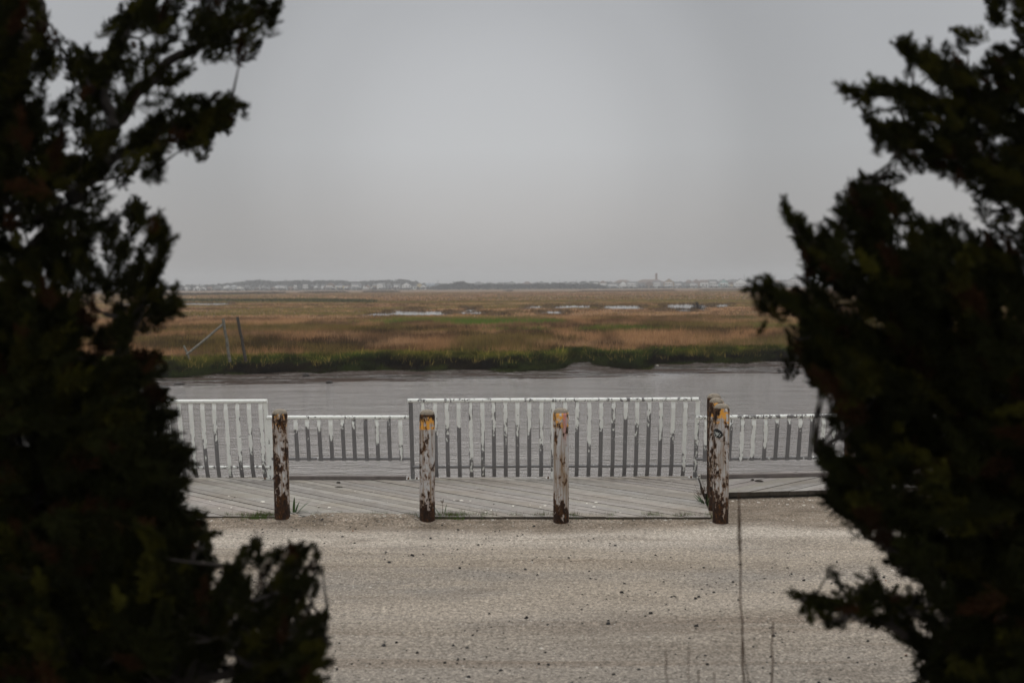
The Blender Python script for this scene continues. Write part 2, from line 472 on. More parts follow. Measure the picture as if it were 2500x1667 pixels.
CREEK_Z, MUD_Z, MARSH_Z = -1.55, -1.45, -.55
tag(sheet('creek', np.linspace(-130, 130, 3), np.array([15.85, 40, 66.]), lambda X, Y: (X, Y, X * 0 + CREEK_Z), M_creek), 'grey rippled tidal creek behind the white railings', 'water', kind='structure')

BX, BY = zip((-900, 948), (0, 930), (430, 921), (560, 918), (700, 912), (850, 908), (1000, 905), (1240, 904), (1340, 903), (1375, 899), (1392, 893), (1440, 891.5), (1458, 897), (1500, 901), (1585, 901), (1600, 893), (1700, 889), (1850, 887), (2000, 886), (2500, 882), (3400, 877))
bank_pts = np.array([atz(x, y, MUD_Z) for x, y in zip(BX, BY)])
def bank_y(x):                                            # foot of the far bank
    x = np.asarray(x, float)
    return np.interp(x, bank_pts[:, 0], bank_pts[:, 1]) + (NC.fbm(x * .45, x * 0, 4) - .5) * 2.4
MUDLINE = np.poly1d(np.polyfit(np.linspace(-40, 40, 81), np.interp(np.linspace(-40, 40, 81), bank_pts[:, 0], bank_pts[:, 1]), 2))
def mud(X, T):
    Y = MUDLINE(X) + 3.5 - T
    z = MUD_Z + .035 - .030 * np.clip(T - 3.5, -3, 99) + (NA.fbm(X * .30, Y * .9, 5) - .5) * .11
    return X, Y, z
tag(sheet('mud_flat', np.linspace(-60, 60, 400), np.linspace(0, 13, 60), mud, M_mud), 'wet brown mud flat below the far bank', 'mud', kind='structure')

SH = lambda x: 1085 + .18 * x                             # the far shore line
def drop(x, y): return .24 * (1 - sstep(1.5, 15, y - bank_y(x)))      # the marsh sags towards the creek
def marsh(U, T):
    Yn = bank_y(np.clip(U * 57, -60, 60))
    Y = np.where(T < 1, Yn - .8 + 4.0 * T, 60 * (1250 / 60.) ** np.clip((T - 1) / 2, 0, 1))
    Y = np.where(T < 1, Y, np.maximum(Y, Yn + 3.2))
    X = U * Y * 1.0
    Xn = U * 57; X = np.where(T < 1, Xn, X)
    z = np.where(T < 1, MUD_Z - .1 + (MARSH_Z - MUD_Z + .10) * sstep(.22, .78, T), MARSH_Z)
    z = z + (NA.fbm(X * .35, Y * .35, 3) - .5) * .16 * sstep(.3, .8, T)
    z = z - drop(X, Y) * sstep(.2, .6, T)
    land = sstep(-15, 40, Y - SH(X))
    return X, Y, z + land * .5
us = np.linspace(-1.05, 1.05, 420)
ts = np.concatenate([np.linspace(0, .97, 22), 1 + np.linspace(.0, 2, 170)])
tag(sheet('marsh_ground', us, ts, marsh, M_marsh), 'flat brown salt marsh reaching the far shore', 'marsh', kind='structure')
M_far = plain('far_shore_scrub_ground', (.12, .10, .075), .95, .3, .05)
tag(sheet('far_shore', np.linspace(-1500, 1500, 30), np.array([0, 60, 400, 1900.]), lambda X, T: (X, SH(X) + 20 + T, -.12 + T * .001), M_far), 'low land under the far houses', 'land', kind='structure')

# ------------------------------------------------------------------ pools in the marsh
GT = MARSH_Z + .20
def pool(px, zc=MARSH_Z + .09):
    pts = []
    ymid = sum(p[1] for p in px) / len(px)
    for x, y in px:
        q = atz(x, y, GT if y > ymid else zc)
        pts.append((q[0], q[1]))
    out = []
    for i in range(len(pts)):                             # ragged shore between the traced corners
        a, b = np.array(pts[i]), np.array(pts[(i + 1) % len(pts)])
        for k in range(6):
            p = a + (b - a) * k / 6
            if k: p = p + (np.array([NA(p[0] * .6, p[1] * .6), NB_(p[0] * .6, p[1] * .6)]) - .5) * np.array([2.5, 5.0])
            out.append(p)
    return np.array(out), zc
POOLS_PX = [
    [(878, 767), (960, 767), (1010, 767), (1100, 766), (1095, 759.5), (1030, 760), (962, 759)],
    [(1000, 755), (1024, 755), (1022, 752.5), (1002, 753)],
    [(1120, 758), (1168, 758), (1166, 749.5), (1124, 750)],
    [(1100, 764), (1200, 764), (1196, 761), (1102, 761.5)],
    [(1190, 769), (1226, 768), (1226, 765.5), (1194, 766)],
    [(1312, 763.5), (1380, 763), (1378, 759), (1318, 760)],
    [(1272, 751), (1340, 751), (1336, 747), (1276, 747.5)],
    [(1340, 750), (1450, 750), (1448, 746), (1342, 746.5)],
    [(1466, 752), (1570, 752), (1566, 746), (1472, 746.5)],
    [(1620, 753.5), (1730, 754), (1728, 746), (1690, 742), (1622, 743)],
    [(1650, 758), (1700, 758), (1698, 754.5), (1654, 755)],
    [(1742, 747), (1788, 746), (1784, 742.2), (1744, 742.6)],
    [(1600, 758), (1630, 758), (1628, 754.5), (1602, 755)],
    [(425, 742.5), (520, 743), (570, 742.5), (566, 739.4), (430, 739.6)],
    [(300, 744), (420, 744), (418, 740.5), (302, 741)],
]
POOLS = [pool(p) for p in POOLS_PX]
def in_poly(x, y, P):
    r = np.zeros(len(x), bool); j = len(P) - 1
    for i in range(len(P)):
        c = ((P[i, 1] > y) != (P[j, 1] > y)) & (x < (P[j, 0] - P[i, 0]) * (y - P[i, 1]) / (P[j, 1] - P[i, 1] + 1e-9) + P[i, 0])
        r ^= c; j = i
    return r
for k, (P, zc) in enumerate(POOLS):
    v = np.c_[P, np.full(len(P), zc)]
    me = bpy.data.meshes.new('marsh_pool'); me.from_pydata(v.tolist(), [], [tuple(range(len(P)))]); me.update()
    tag(link('marsh_pool', me, M_pool), 'shallow pale pool of standing water in the brown marsh', 'water', kind='structure')

# ------------------------------------------------------------------ marsh grass (uncountable)
def blades(pos, h, w, tint, nb, lean=.35, seed=0, curl=.0):
    g = np.random.default_rng(seed)
    n = len(pos); N = n * nb
    b = np.repeat(pos, nb, 0) + np.c_[g.normal(0, 1, (N, 2)) * np.repeat(w, nb)[:, None] * 1.6, np.zeros(N)]
    hh = np.repeat(h, nb) * g.uniform(.55, 1.15, N); ww = np.repeat(w, nb)
    ang = g.uniform(0, 2 * np.pi, N); dx, dy = np.cos(ang), np.sin(ang) * .5
    le = hh * np.abs(g.normal(0, lean, N))
    la = g.uniform(0, 2 * np.pi, N)
    tip = b + np.c_[np.cos(la) * le, np.sin(la) * le, hh]
    p0 = b - np.c_[dx, dy, dx * 0] * ww[:, None] * .5; p1 = b + np.c_[dx, dy, dx * 0] * ww[:, None] * .5
    p0[:, 2] -= .08; p1[:, 2] -= .08
    v = np.stack([p0, p1, tip], 1).reshape(-1, 3)
    t = np.repeat(tint, nb, 0) * g.uniform(.72, 1.28, (N, 1))
    t = np.repeat(np.c_[t, np.ones(N)], 3, 0)
    return v, np.arange(N * 3).reshape(-1, 3), t

def marsh_z(x, y):
    return MARSH_Z + (NA.fbm(x * .35, y * .35, 3) - .5) * .16 - drop(x, y)
def lerp3(a, b, f): return np.asarray(a) * (1 - f[:, None]) + np.asarray(b) * f[:, None]
TAN, BROWN, DARK, PALE = (.35, .205, .105), (.225, .122, .055), (.035, .021, .009), (.46, .30, .175)
GREEN, OLIVE, LIME = (.10, .17, .018), (.19, .165, .04), (.11, .145, .02)
def marsh_tint(x, y):
    px, py = proj_many(x, y, marsh_z(x, y) + .2)
    a = NA.fbm(x * .05, y * .10, 4); b = NB_.fbm(x * .13 + 9, y * .30, 4); c = NC.fbm(x * .03, y * .06 + 4, 3)
    t = lerp3(TAN, BROWN, sstep(.42, .62, a))
    t = lerp3_(t, PALE, sstep(.56, .70, b) * .7)
    nearb = sstep(104, 92, y)
    t = lerp3_(t, BROWN, nearb * .5)
    mott = NA.fbm(x * .55 + 2, y * .27 + 8, 5)
    t = t * (.55 + .80 * sstep(.34, .64, mott))[:, None]
    t = lerp3_(t, (.12, .10, .022), nearb * sstep(.54, .64, NC.fbm(x * .18 + 11, y * .16, 3)) * .7)
    dk = sstep(.51, .56, NB_.fbm(x * .21 + 3, y * .15 + 7, 4)) * sstep(98, 84, y) * sstep(59.5, 62, y)
    t = lerp3_(t, DARK, dk * .80 * sstep(.38, .60, NC.fbm(x * .6, y * .5 + 3, 3)))
    gband = sstep(776, 786, py + 14 * (a - .5)) * sstep(808, 797, py + 14 * (b - .5)) * sstep(.45, .52, NC.fbm(x * .13 + 5, y * .10, 4)) * sstep(540, 800, px + 500 * (b - .5))
    t = lerp3_(t, GREEN, gband * .95)
    g2 = sstep(.52, .62, NA.fbm(x * .035 + 20, y * .07 + 3, 4)) * sstep(805, 790, py)
    t = lerp3_(t, OLIVE, g2 * .75)
    gfar = sstep(728, 731, py) * sstep(741, 737, py) * sstep(.4, .55, c + .1 * (b - .5))
    t = lerp3_(t, OLIVE, gfar * .6)
    return t, dk, gband
def lerp3_(t, c, f): return t * (1 - f[:, None]) + np.asarray(c)[None] * f[:, None]
def proj_many(x, y, z):
    v = np.stack([x, y, z - CAM_H], -1); w = v @ FW
    return 1250 + FOC * (v @ RT) / w, 833.5 - FOC * (v @ UP) / w

def scatter(n, y0, y1, half=.46):
    y = np.sqrt(rng.uniform(y0 ** 2, y1 ** 2, n)); x = rng.uniform(-half, half, n) * y
    return x, y
V, T, C = [], [], []
def push(v, t, c):
    T.append(t + sum(len(q) for q in V)); V.append(v); C.append(c)
x, y = scatter(185000, 57, 112, .74)
ok = y > bank_y(x) + 2.2
x, y = x[ok], y[ok]
t, dk, gb = marsh_tint(x, y)
hgt = rng.uniform(.30, .55, len(x)) * (1 - .12 * dk) * (.75 + .6 * NB_.fbm(x * .3, y * .5, 3))
push(*blades(np.c_[x, y, marsh_z(x, y)], hgt, np.full(len(x), .035), t, 4, .35, 11))
x, y = scatter(135000, 108, 260, .74)
ok = np.ones(len(x), bool)
for P, _ in POOLS: ok &= ~in_poly(x, y, P)
x, y = x[ok], y[ok]
t, dk, gb = marsh_tint(x, y)
hgt = rng.uniform(.14, .30, len(x)) * (.7 + .7 * NB_.fbm(x * .2, y * .25, 3))
push(*blades(np.c_[x, y, marsh_z(x, y)], hgt, np.full(len(x), .12), t, 3, .4, 12))
x, y = scatter(90000, 250, 620, .70)
ok = np.ones(len(x), bool)
for P, _ in POOLS: ok &= ~in_poly(x, y, P)
x, y = x[ok], y[ok]
t, dk, gb = marsh_tint(x, y)
push(*blades(np.c_[x, y, marsh_z(x, y)], rng.uniform(.2, .42, len(x)), np.full(len(x), .45), t, 2, .5, 13))
# darker, taller grass along the shores of the pools and along two far channels
for P, zc in POOLS:
    n = len(P)
    for k in range(n):
        a, b = P[k], P[(k + 1) % n]
        m = max(4, int(np.linalg.norm(b - a) * 7))
        q = a + (b - a) * rng.random((m, 1)) + rng.normal(0, .35, (m, 2))
        far = q[:, 1].mean() > P[:, 1].mean()
        c = np.where(rng.random((m, 1)) < .55, np.array([[.10, .062, .03]]), np.array([[.20, .13, .07]]))
        push(*blades(np.c_[q, np.full(m, MARSH_Z + .03)], rng.uniform(.25, .5, m) * (1.0 if far else .35), np.full(m, .09), c, 4, .35, 100 + k))
for (pl, col, h0, n) in (([(400, 736), (600, 737), (760, 736.5), (900, 738.5)], (.075, .072, .025), .75, 5200),
                         ([(380, 722), (640, 718), (900, 714), (1250, 711)], (.075, .055, .03), 1.3, 3800),
                         ([(1380, 713), (1700, 709), (1900, 708)], (.10, .07, .04), .9, 2600),
                         ([(1520, 741.5), (1650, 741), (1800, 739.5)], (.13, .085, .045), .5, 1400)):
    W_ = np.array([atz(px, py, MARSH_Z) for px, py in pl])
    s = rng.random(n) * (len(W_) - 1); i = np.minimum(s.astype(int), len(W_) - 2); f = (s - i)[:, None]
    q = W_[i] * (1 - f) + W_[i + 1] * f
    q[:, 1] += rng.normal(0, q[:, 1] * .008)
    ok = NC.fbm(q[:, 0] * .04, q[:, 1] * .01, 2) > .44
    q = q[ok]; m = len(q)
    push(*blades(q, rng.uniform(.4, 1, m) * h0, np.full(m, .5), np.tile(np.array(col), (m, 1)) * rng.uniform(.7, 1.3, (m, 1)), 3, .3, 300 + n))
tag(raw_mesh('marsh_grass', np.concatenate(V), np.concatenate(T), M_grass, np.concatenate(C)), 'brown and green salt marsh grass across the flats', 'grass', kind='stuff')

# bank grass: bright top, dark slumping face
V, T, C = [], [], []
x = rng.uniform(-52, 52, 95000); s = rng.uniform(0, 1, len(x)) ** 1.0
y0 = bank_y(x)
d = s * 3.9 - .15
zb = MUD_Z - .05 + (MARSH_Z - MUD_Z + .05) * sstep(.0, 1.9, d) + (NA.fbm(x * .35, (y0 + d) * .35, 3) - .5) * .16 * sstep(.5, 2, d) - .24 * sstep(.3, 1.9, d)
k = NB_.fbm(x * .4, d * .8, 3)
face = sstep(1.9, .9, d)
t = lerp3((.070, .10, .012), (.16, .155, .022), sstep(.4, .65, k))
t = lerp3_(t, (.034, .042, .008), face * .85)
t = lerp3_(t, (.022, .014, .007), face * sstep(.48, .6, NC.fbm(x * .55, d * 1.3, 3)) * .95)
t = lerp3_(t, (.16, .10, .045), sstep(3.0, 3.6, d) * .5)
st = rng.random(len(x)) < .05 * (d > .8) * (d < 2.3)
t[st] = np.array([.36, .27, .07])
h = rng.uniform(.09, .25, len(x)) * (1 + .7 * st) * (1 - .1 * face) * (.6 + .8 * NA.fbm(x * 1.1, d * 1.5, 2))
v_, t_, c_ = blades(np.c_[x, y0 + d, zb], h, np.full(len(x), .035), t * (.36 + .75 * sstep(.3, .7, NC.fbm(x * 1.6 + 3, d * 2.2, 3)))[:, None], 5, .8, 21)
tag(raw_mesh('bank_grass', v_, t_, M_grass, c_), 'bright green grass strip hanging over the dark far bank', 'grass', kind='stuff')

# lumps of mud and litter on the flat
def lump(name, label, cat, px, py, w, h, mat, seed, z=None, group=None):
    g = np.random.default_rng(seed)
    c = atz(px, py, CREEK_Z + .02 if z is None else z)
    mb = MB(); n = 12
    vs, fs = [], []
    for i in range(5):
        ph = i / 4 * math.pi / 2
        for q in range(n):
            a = 2 * math.pi * q / n; r = w / 2 * math.cos(ph) * g.uniform(.72, 1.15)
            vs.append((c[0] + r * math.cos(a), c[1] + r * math.sin(a) * .8, c[2] - .03 + h * math.sin(ph) * g.uniform(.8, 1.1)))
    fs = [(i * n + q, i * n + (q + 1) % n, (i + 1) * n + (q + 1) % n, (i + 1) * n + q) for i in range(4) for q in range(n)]
    mb.add(vs, fs)
    return tag(mb.build(name, mat, None, True), label, cat, group)
M_wetmud = plain('wet_mud_clod', (.018, .013, .010), .6, .4, 9)
lump('mud_clod', 'small dark mud clod standing in the creek shallows, farther right one', 'mud clod', 803, 934, .36, .13, M_wetmud, 1)
lump('mud_clod', 'dark mud clod at the foot of the grassy bank, left of centre', 'mud clod', 747, 917, .36, .16, M_wetmud, 2, MUD_Z)
lump('mud_clod', 'low dark mud clod at the left end of the mud flat', 'mud clod', 437, 938, .5, .12, M_wetmud, 3)
lump('litter_scrap', 'scrap of white litter on the mud beside the bank notch', 'litter', 1604, 894, .42, .09, M_shell, 4, MUD_Z)

# ------------------------------------------------------------------ leaning posts in the marsh
def stick(name, label, cat, p0, p1, w, mat, base_z=MARSH_Z - .2, group=None):
    a = atz(p0[0], p0[1], MARSH_Z + .12); b = aty(p1[0], p1[1], a[1] + .15)
    d = (b - a) / np.linalg.norm(b - a); a2 = a - d * .4
    mb = MB(); pts = [a2 + (b - a2) * k / 6 + np.array([NA(k * 1.7, w * 99) - .5, 0, 0]) * w * .25 for k in range(7)]
    mb.tube(pts, [w * .55 * (1.05 - .02 * k) for k in range(7)], 6)
    return a, b, mb
t0 = thing('braced_post', 'leaning grey timber post with a long diagonal brace in the marsh', 'post', atz(558, 862, MARSH_Z))
_, top, mb = stick('post', '', '', (558, 862), (545, 778), .13, M_post); mb.build('post', M_post, t0)
a = atz(455, 866, MARSH_Z + .05); b = aty(546, 790, atz(558, 862, MARSH_Z)[1] - .12)
MB().tube([a, (a + b) / 2 + np.array([0, 0, -.02]), b], [.055, .058, .055], 6).build('brace', M_post, t0)
_, _, mb = stick('timber_stub', '', '', (456, 860), (449, 844), .10, M_post)
tag(mb.build('timber_stub', M_post), 'short grey stub of timber at the foot of the diagonal brace', 'post')
_, _, mb = stick('marsh_post', '', '', (596, 861), (580, 774), .13, M_darkpost)
tag(mb.build('marsh_post', M_darkpost), 'dark leaning timber post right of the braced grey post', 'post')

# bare shrub beside the far pool
t0 = thing('bare_shrub', 'leafless twiggy shrub standing before the right hand marsh pool', 'shrub', atz(1703, 757, MARSH_Z))
o = np.array(t0['origin']); mb = MB()
for k in range(70):
    a = rng.uniform(0, 6.28); el = rng.uniform(.25, 1.5); L = rng.uniform(.5, 1.25)
    e1 = o + np.array([math.cos(a) * math.cos(el), math.sin(a) * math.cos(el), math.sin(el)]) * L
    mb.tube([o + rng.normal(0, .08, 3) * [1, 1, 0], (o + e1) / 2 + rng.normal(0, .08, 3), e1], [.03, .022, .012], 4, caps=False)
mb.build('twigs', M_bark, t0)

# ------------------------------------------------------------------ decks
def clip_poly(P, n, c):                                    # keep the side where n.p <= c
    out = []
    for i in range(len(P)):
        a, b = P[i], P[(i + 1) % len(P)]
        da, db = a @ n - c, b @ n - c
        if da <= 0: out.append(a)
        if (da < 0 < db) or (db < 0 < da): out.append(a + (b - a) * da / (da - db))
    return out
def deck(name, label, poly, dirv, seed, zt=.045, th=.045):
    g = np.random.default_rng(seed)
    poly = [np.array(p, float) for p in poly]
    c = np.mean(poly, 0)
    t0 = thing(name, label, 'deck', (c[0], c[1], 0))
    dv = np.array(dirv, float); dv /= np.linalg.norm(dv); nv = np.array([-dv[1], dv[0]])
    w, gap = .140, .009
    s = [p @ nv for p in poly]
    mb = MB(); u = min(s) - g.random() * w
    while u < max(s):
        P = clip_poly(clip_poly(poly, nv, u + w), -nv, -u)
        if len(P) >= 3:
            dz = g.normal(0, .0016); n = len(P); br = g.uniform(.80, 1.10)
            tl = np.array([br * g.uniform(.98, 1.03), br, br * g.uniform(.95, 1.02), 1])
            v = [(*q, zt + dz) for q in P]
            mb.add(v, [tuple(range(n))], tl)
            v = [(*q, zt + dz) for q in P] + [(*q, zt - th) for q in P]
            mb.add(v, [(i, n + i, n + (i + 1) % n, (i + 1) % n) for i in range(n)], tl * np.array([.22, .2, .17, 1]))   # plank sides and end grain coloured much darker than the tops
        u += w + gap
    mb.build('planks', M_wood, t0)
    mb = MB()
    for i in range(len(poly)):                             # rim joists set back under the plank ends
        a, b = poly[i], poly[(i + 1) % len(poly)]
        m = (a + b) / 2; d = b - a; inn = c - m; nn = np.array([-d[1], d[0]]) / np.linalg.norm(d); nn = nn * (1 if nn @ inn > 0 else -1)
        mb.box((*(m + nn * .05), zt - th - .09), (np.linalg.norm(d) - .12, .04, .17), math.atan2(d[1], d[0]))
    mb.build('rim_joist', M_darkpost, t0)
    return t0
deck('wooden_deck', 'long weathered grey deck of diagonal boards behind the rusty bollards', [(-9, 13.56), (-3.47, 13.385), (2.14, 13.18), (2.40, 16.02), (-1.3, 16.03), (-9, 16.35)], (1, -1), 3)
deck('wooden_deck', 'short raised grey deck with boards slanting the other way, by the right tree', [(2.285, 14.525), (3.74, 14.72), (9, 15.46), (9, 16.85), (4.1, 16.22), (2.425, 16.03)], (1, 1), 5, .075, .05)

def kerb_board(label, p0, p1, z):
    a, b = np.array(p0), np.array(p1); d = b - a; L = np.linalg.norm(d)
    mb = MB().box((*((a + b) / 2), z + .024), (L, .085, .048), math.atan2(d[1], d[0]))
    o = mb.build('kerb_board', M_board)
    bv = o.modifiers.new('bevel', 'BEVEL'); bv.width = .005; bv.segments = 1
    tag(o, label, 'board', 'kerb boards on the deck edge under the low railings')
kerb_board('low dark timber kerb on the deck edge left of the centre railing', atz(690, 1169, .05)[:2], atz(991, 1169.5, .05)[:2], .047)
kerb_board('low timber kerb along the short right deck edge', atz(1712, 1166.5, .08)[:2], atz(2058, 1160.5, .08)[:2], .077)

# ------------------------------------------------------------------ white railings
def wear_tube(mb, pts, rad, keep, n=12, step=.03):
    P = [np.array(pts[0], float)]
    for a, b in zip(pts[:-1], pts[1:]):
        a, b = np.array(a, float), np.array(b, float); m = max(2, int(np.linalg.norm(b - a) / step))
        P += [a + (b - a) * k / m for k in range(1, m + 1)]
    mb.tube(P, rad, n, (keep, .5, 0, 1))
    return mb

def railing(label, B0, B1, hT, hB, lean, picks, drop, keep_top, keep_bot, posts, posts_keep, stub=(0.0, 0.0), plates=True, lower_post=True):
    """B0, B1: ends on the deck; hT, hB: heights of the top and bottom rails; picks: (x in photo pixels at the top, share of paint left)."""
    B0, B1 = np.array(B0), np.array(B1)
    c = (B0 + B1) / 2
    t0 = thing('railing', label, 'railing', c, 'white railing sections along the deck edge')
    d = B1 - B0; L = np.linalg.norm(d); d = d / L
    out = np.array([-d[1], d[0], 0]); out /= np.linalg.norm(out)           # towards the water
    at = lambda s, h, o=0.0: B0 + d * s + np.array([0, 0, h]) - out * (lean * h / 1.07 - o)
    mb = MB()
    wear_tube(mb, [at(-stub[0], hT), at(L + stub[1], hT)], .0245, keep_top)
    if keep_top > .5 and hT > 1 and stub[0] == 0:
        pass
    mb.build('top_rail', M_paint, t0, True)
    mb = MB(); wear_tube(mb, [at(0, hB), at(L, hB)], .019, keep_bot); mb.build('bottom_rail', M_paint, t0, True)
    for s, kp in zip(posts, posts_keep):
        mb = MB(); a, b = at(s, .012), at(s, hT - .02)
        m = 20; n = 4
        vs, fs, cs = [], [], []
        for i in range(m + 1):
            p = a + (b - a) * i / m
            for ux, uy in ((-.027, -.006), (.027, -.006), (.027, .006), (-.027, .006)):
                vs.append(p + d * ux + out * uy)
            k0 = kp[0] + (kp[1] - kp[0]) * i / m; cs += [(k0, .1, 0, 1), (k0, .9, 0, 1), (k0, .9, 0, 1), (k0, .1, 0, 1)]
        for i in range(m):
            for q in range(4): fs.append((i * 4 + q, i * 4 + (q + 1) % 4, i * 4 + 4 + (q + 1) % 4, i * 4 + 4 + q))
        mb.add(vs, fs, cs)
        # web of the tee section behind the flat
        vs2 = [np.array(v) for v in vs]
        mb.box(at(s, hT / 2, .032) + d * .0, (.008, .05, hT - .06), a=(.9, .5, 0, 1), axes=np.array([d, out, (b - a) / np.linalg.norm(b - a)]))
        mb.build('post', M_paint, t0)
        if plates:
            pl = MB().box(at(s, .008, .0), (.17, .13, .014), math.atan2(d[1], d[0])).build('base_plate', M_plate, t0)
            for sx_ in (-.055, .055):
                MB().lathe([(.014, 0), (.014, .012), (.009, .014), (.009, .024), (.004, .026)], 8, at(s + sx_, .015, -.035)).build('bolt', M_rustbolt, pl)
    # pickets: flat bars in front of the bottom rail
    x0 = proj(at(0, hT))[0]; x1 = proj(at(L, hT))[0]
    for px, keep in picks:
        # solve for the place along the rail that the photo shows
        lo, hi = -.2, L + .2
        for _ in range(40):
            mid = (lo + hi) / 2
            if proj(at(mid, hT))[0] < px: lo = mid
            else: hi = mid
        s = (lo + hi) / 2
        hb = .03 if drop else hB - .028
        m = 34; vs, fs, cs = [], [], []; wid = rng.choice([.10, .16, .28, .42])
        for i in range(m + 1):
            f = i / m; h = hb + (hT - .018 - hb) * f
            bow = .05 * max(0.0, 1 - (h - hb) / .22) ** 2 if drop else 0.0
            p = at(s, h, -.024 + bow + .024 * sstep(hT - .12, hT - .02, h))
            for ux, uy in ((-.0255, -.004), (0, -.004), (.0255, -.004), (.0255, .004), (0, .004), (-.0255, .004)):
                vs.append(p + d * ux + out * uy)
            kk = np.clip(((1 - f) * -1 + keep) / wid, -1.05, .95 + .4 * (h > hb + .8 * (hT - hb)))
            cs += [(kk, g_, 0, 1) for g_ in (0, .5, 1, 1, .5, 0)]
        fs = [(i * 6 + q, i * 6 + (q + 1) % 6, i * 6 + 6 + (q + 1) % 6, i * 6 + 6 + q) for i in range(m) for q in range(6)] + [(5, 4, 3, 2, 1, 0), tuple(m * 6 + q for q in range(6))]
        mb = MB(); mb.add(vs, fs, cs); mb.build('picket', M_paint, t0)
    return t0, at, L, d, out

Z0, Z1 = .045, .075
def P(px, py, z): return atz(px, py, z)
r_l = railing('tall white railing section partly behind the left tree, least peeled top rail', P(-52, 1174, Z0), P(664, 1171, Z0), 1.05, .175, .23,
        [(664 - 28.4 * k, q) for k, q in zip(range(1, 25), (.75, .7, .75, .95, .48, .55, .85, .6, .5, .9, .3, .7, .5, .4, .8, .6, .9, .4, .5, .7, .6, .4, .8, .5))], True, 1.0, .12,
        [2.03, 3.80], [(.9, 1.2), (.4, 1.2)])
r_c = railing('tall white railing section in the centre between the second and fourth bollards', P(1008, 1171, Z0), P(1694, 1167.5, Z0), 1.055, .175, .26,
        list(zip((1032, 1061.5, 1090.7, 1119.6, 1148.8, 1177.5, 1205, 1233.8, 1263, 1292, 1321.5, 1351, 1380, 1409.6, 1439, 1468, 1498, 1528, 1556, 1585, 1614.5, 1644, 1674),
                 (.5, .4, .4, .33, .82, .75, .29, .44, .42, .38, .48, .8, .5, .34, .6, .38, .3, .26, .4, .25, .5, .45, .9))), True, .42, -.75,
        [0.0, 1.81, 3.66], [(-1.1, -1.1), (.6, 1.0), (-.3, .95)], (.035, .02))
r_m = railing('low railing section with bare grey pickets between the first and second bollards', P(667, 1171, Z0), P(1004, 1171, Z0), .835, .285, .23,
        list(zip((721.6, 749.7, 778.8, 806.8, 836, 863, 892, 920, 949, 977), (.32, .32, .27, .46, .12, .06, .06, .6, .06, .82))), False, .5, -.7,
        [0.0], [(.8, 1.0)], (.03, .03), plates=False)
r_r = railing('low railing section with patchy peeled top rail right of the clustered bollards', P(1697, 1166.5, Z1), P(2064, 1161, Z1), .80, .25, .23,
        list(zip((1724.5, 1755, 1784.6, 1813, 1841, 1870, 1898, 1927, 1954.5, 1982.5, 2011, 2038), (.75, .5, .22, 1.0, .9, .72, .14, .12, .24, .12, .5, .66))), False, .05, -.6,
        [1.97], [(.8, 1.0)], (.03, .03), plates=False)
railing('tall white railing section almost hidden by the right tree', P(2072, 1161, Z1), P(2775, 1157, Z1), 1.05, .175, .23,
        [(2072 + 28.4 * k, .3 + .5 * NA(k * 1.3, 4.2)) for k in range(1, 24)], True, .8, -.4, [0.0, 1.8], [(.5, 1.0), (.5, 1.0)])

# ------------------------------------------------------------------ bollards
GB = 'rusty steel bollards in front of the deck'
def bollard(label, px, Y, top_py, seed, rust, yellow, pink=0, side=0, rim=0, tilt=(0, 0), r=.084):
    top = aty(px, top_py, Y)
    base = np.array([top[0], Y, 0.0])
    h = top[2] + .003
    t0 = thing('bollard', label, 'bollard', base, GB)
    mb = MB(); prof = [(r + .002, -.15), (r + .002, .0)] + [(r, .02 + (h - .075 - .02) * k / 14) for k in range(15)] + [(r - .003, h - .050)]
    mb.lathe(prof, 40, base)
    mb.build('pipe', bollard_mat(seed, h, rust, yellow, pink, side, rim), t0, True)
    mb = MB(); g = np.random.default_rng(seed)
    mb.lathe([((r - .0035) * math.cos(a) ** .8, h - .052 + .052 * math.sin(a) * g.uniform(.95, 1.02)) for a in np.linspace(0, 1.5, 8)], 32, base)
    mb.build('concrete_cap', M_concrete, t0, True)
    t0.rotation_euler = (tilt[0], tilt[1], 0)
    return t0, base, h
bollard('first bollard, most heavily rusted, left of the low railing', 686, 13.33, 998.5, 1, .565, .38, 0, .10, .12, (0, -.012))
bollard('second bollard with black rust and bright orange band below its rim', 1041, 13.22, 1000, 2, .50, 1.0, 0, .10, .34, (0, .007))
bollard('third bollard, cleanest one, with a smear of pink paint near its top', 1369, 13.13, 996, 3, .465, .62, .8, .0, .04)
b4 = bollard('front bollard of the clustered three, with an oval black sticker', 1759.5, 13.07, 985, 4, .51, .62, 0, .06, .17, (0, .010))
bollard('middle bollard of the clustered three, mostly behind the one with the sticker', 1749.5, 13.85, 971, 5, .52, .7, 0, .12, .12)
bollard('rearmost bollard of the clustered three, dark rusty left edge', 1743.5, 14.5, 960.5, 6, .56, .5, 0, .16, .2)
bollard('rusty bollard half hidden by the right tree at the right deck', 2079.5, 14.45, 1000, 7, .60, .4, 0, .2, .2)
# sticker wrapped on the fourth bollard
t4, base, h = b4
zc = aty(1750, 1058, 12.99)[2]; ac = math.asin(max(-1, min(1, (aty(1750, 1058, 12.99)[0] - base[0]) / .084)))
def wrap(u, v, rr):                                        # u along the pipe's girth, v up, in metres
    a = ac + u / .084
    return (base[0] + rr * math.sin(a), base[1] - rr * math.cos(a), zc + v)
mb = MB(); n = 32; rot = -.42
ring = lambda k, sc: (lambda x, y: (x * math.cos(rot) - y * math.sin(rot), x * math.sin(rot) + y * math.cos(rot)))(math.cos(k) * .062 * sc, math.sin(k) * .044 * sc)
vs = []
for i in range(6):
    for q in range(n): vs.append(wrap(*ring(2 * math.pi * q / n, (i + .01) / 5), .0858))
mb.add(vs, [(i * n + q, i * n + (q + 1) % n, (i + 1) * n + (q + 1) % n, (i + 1) * n + q) for i in range(5) for q in range(n)])
stk = mb.build('sticker', M_black, t4)
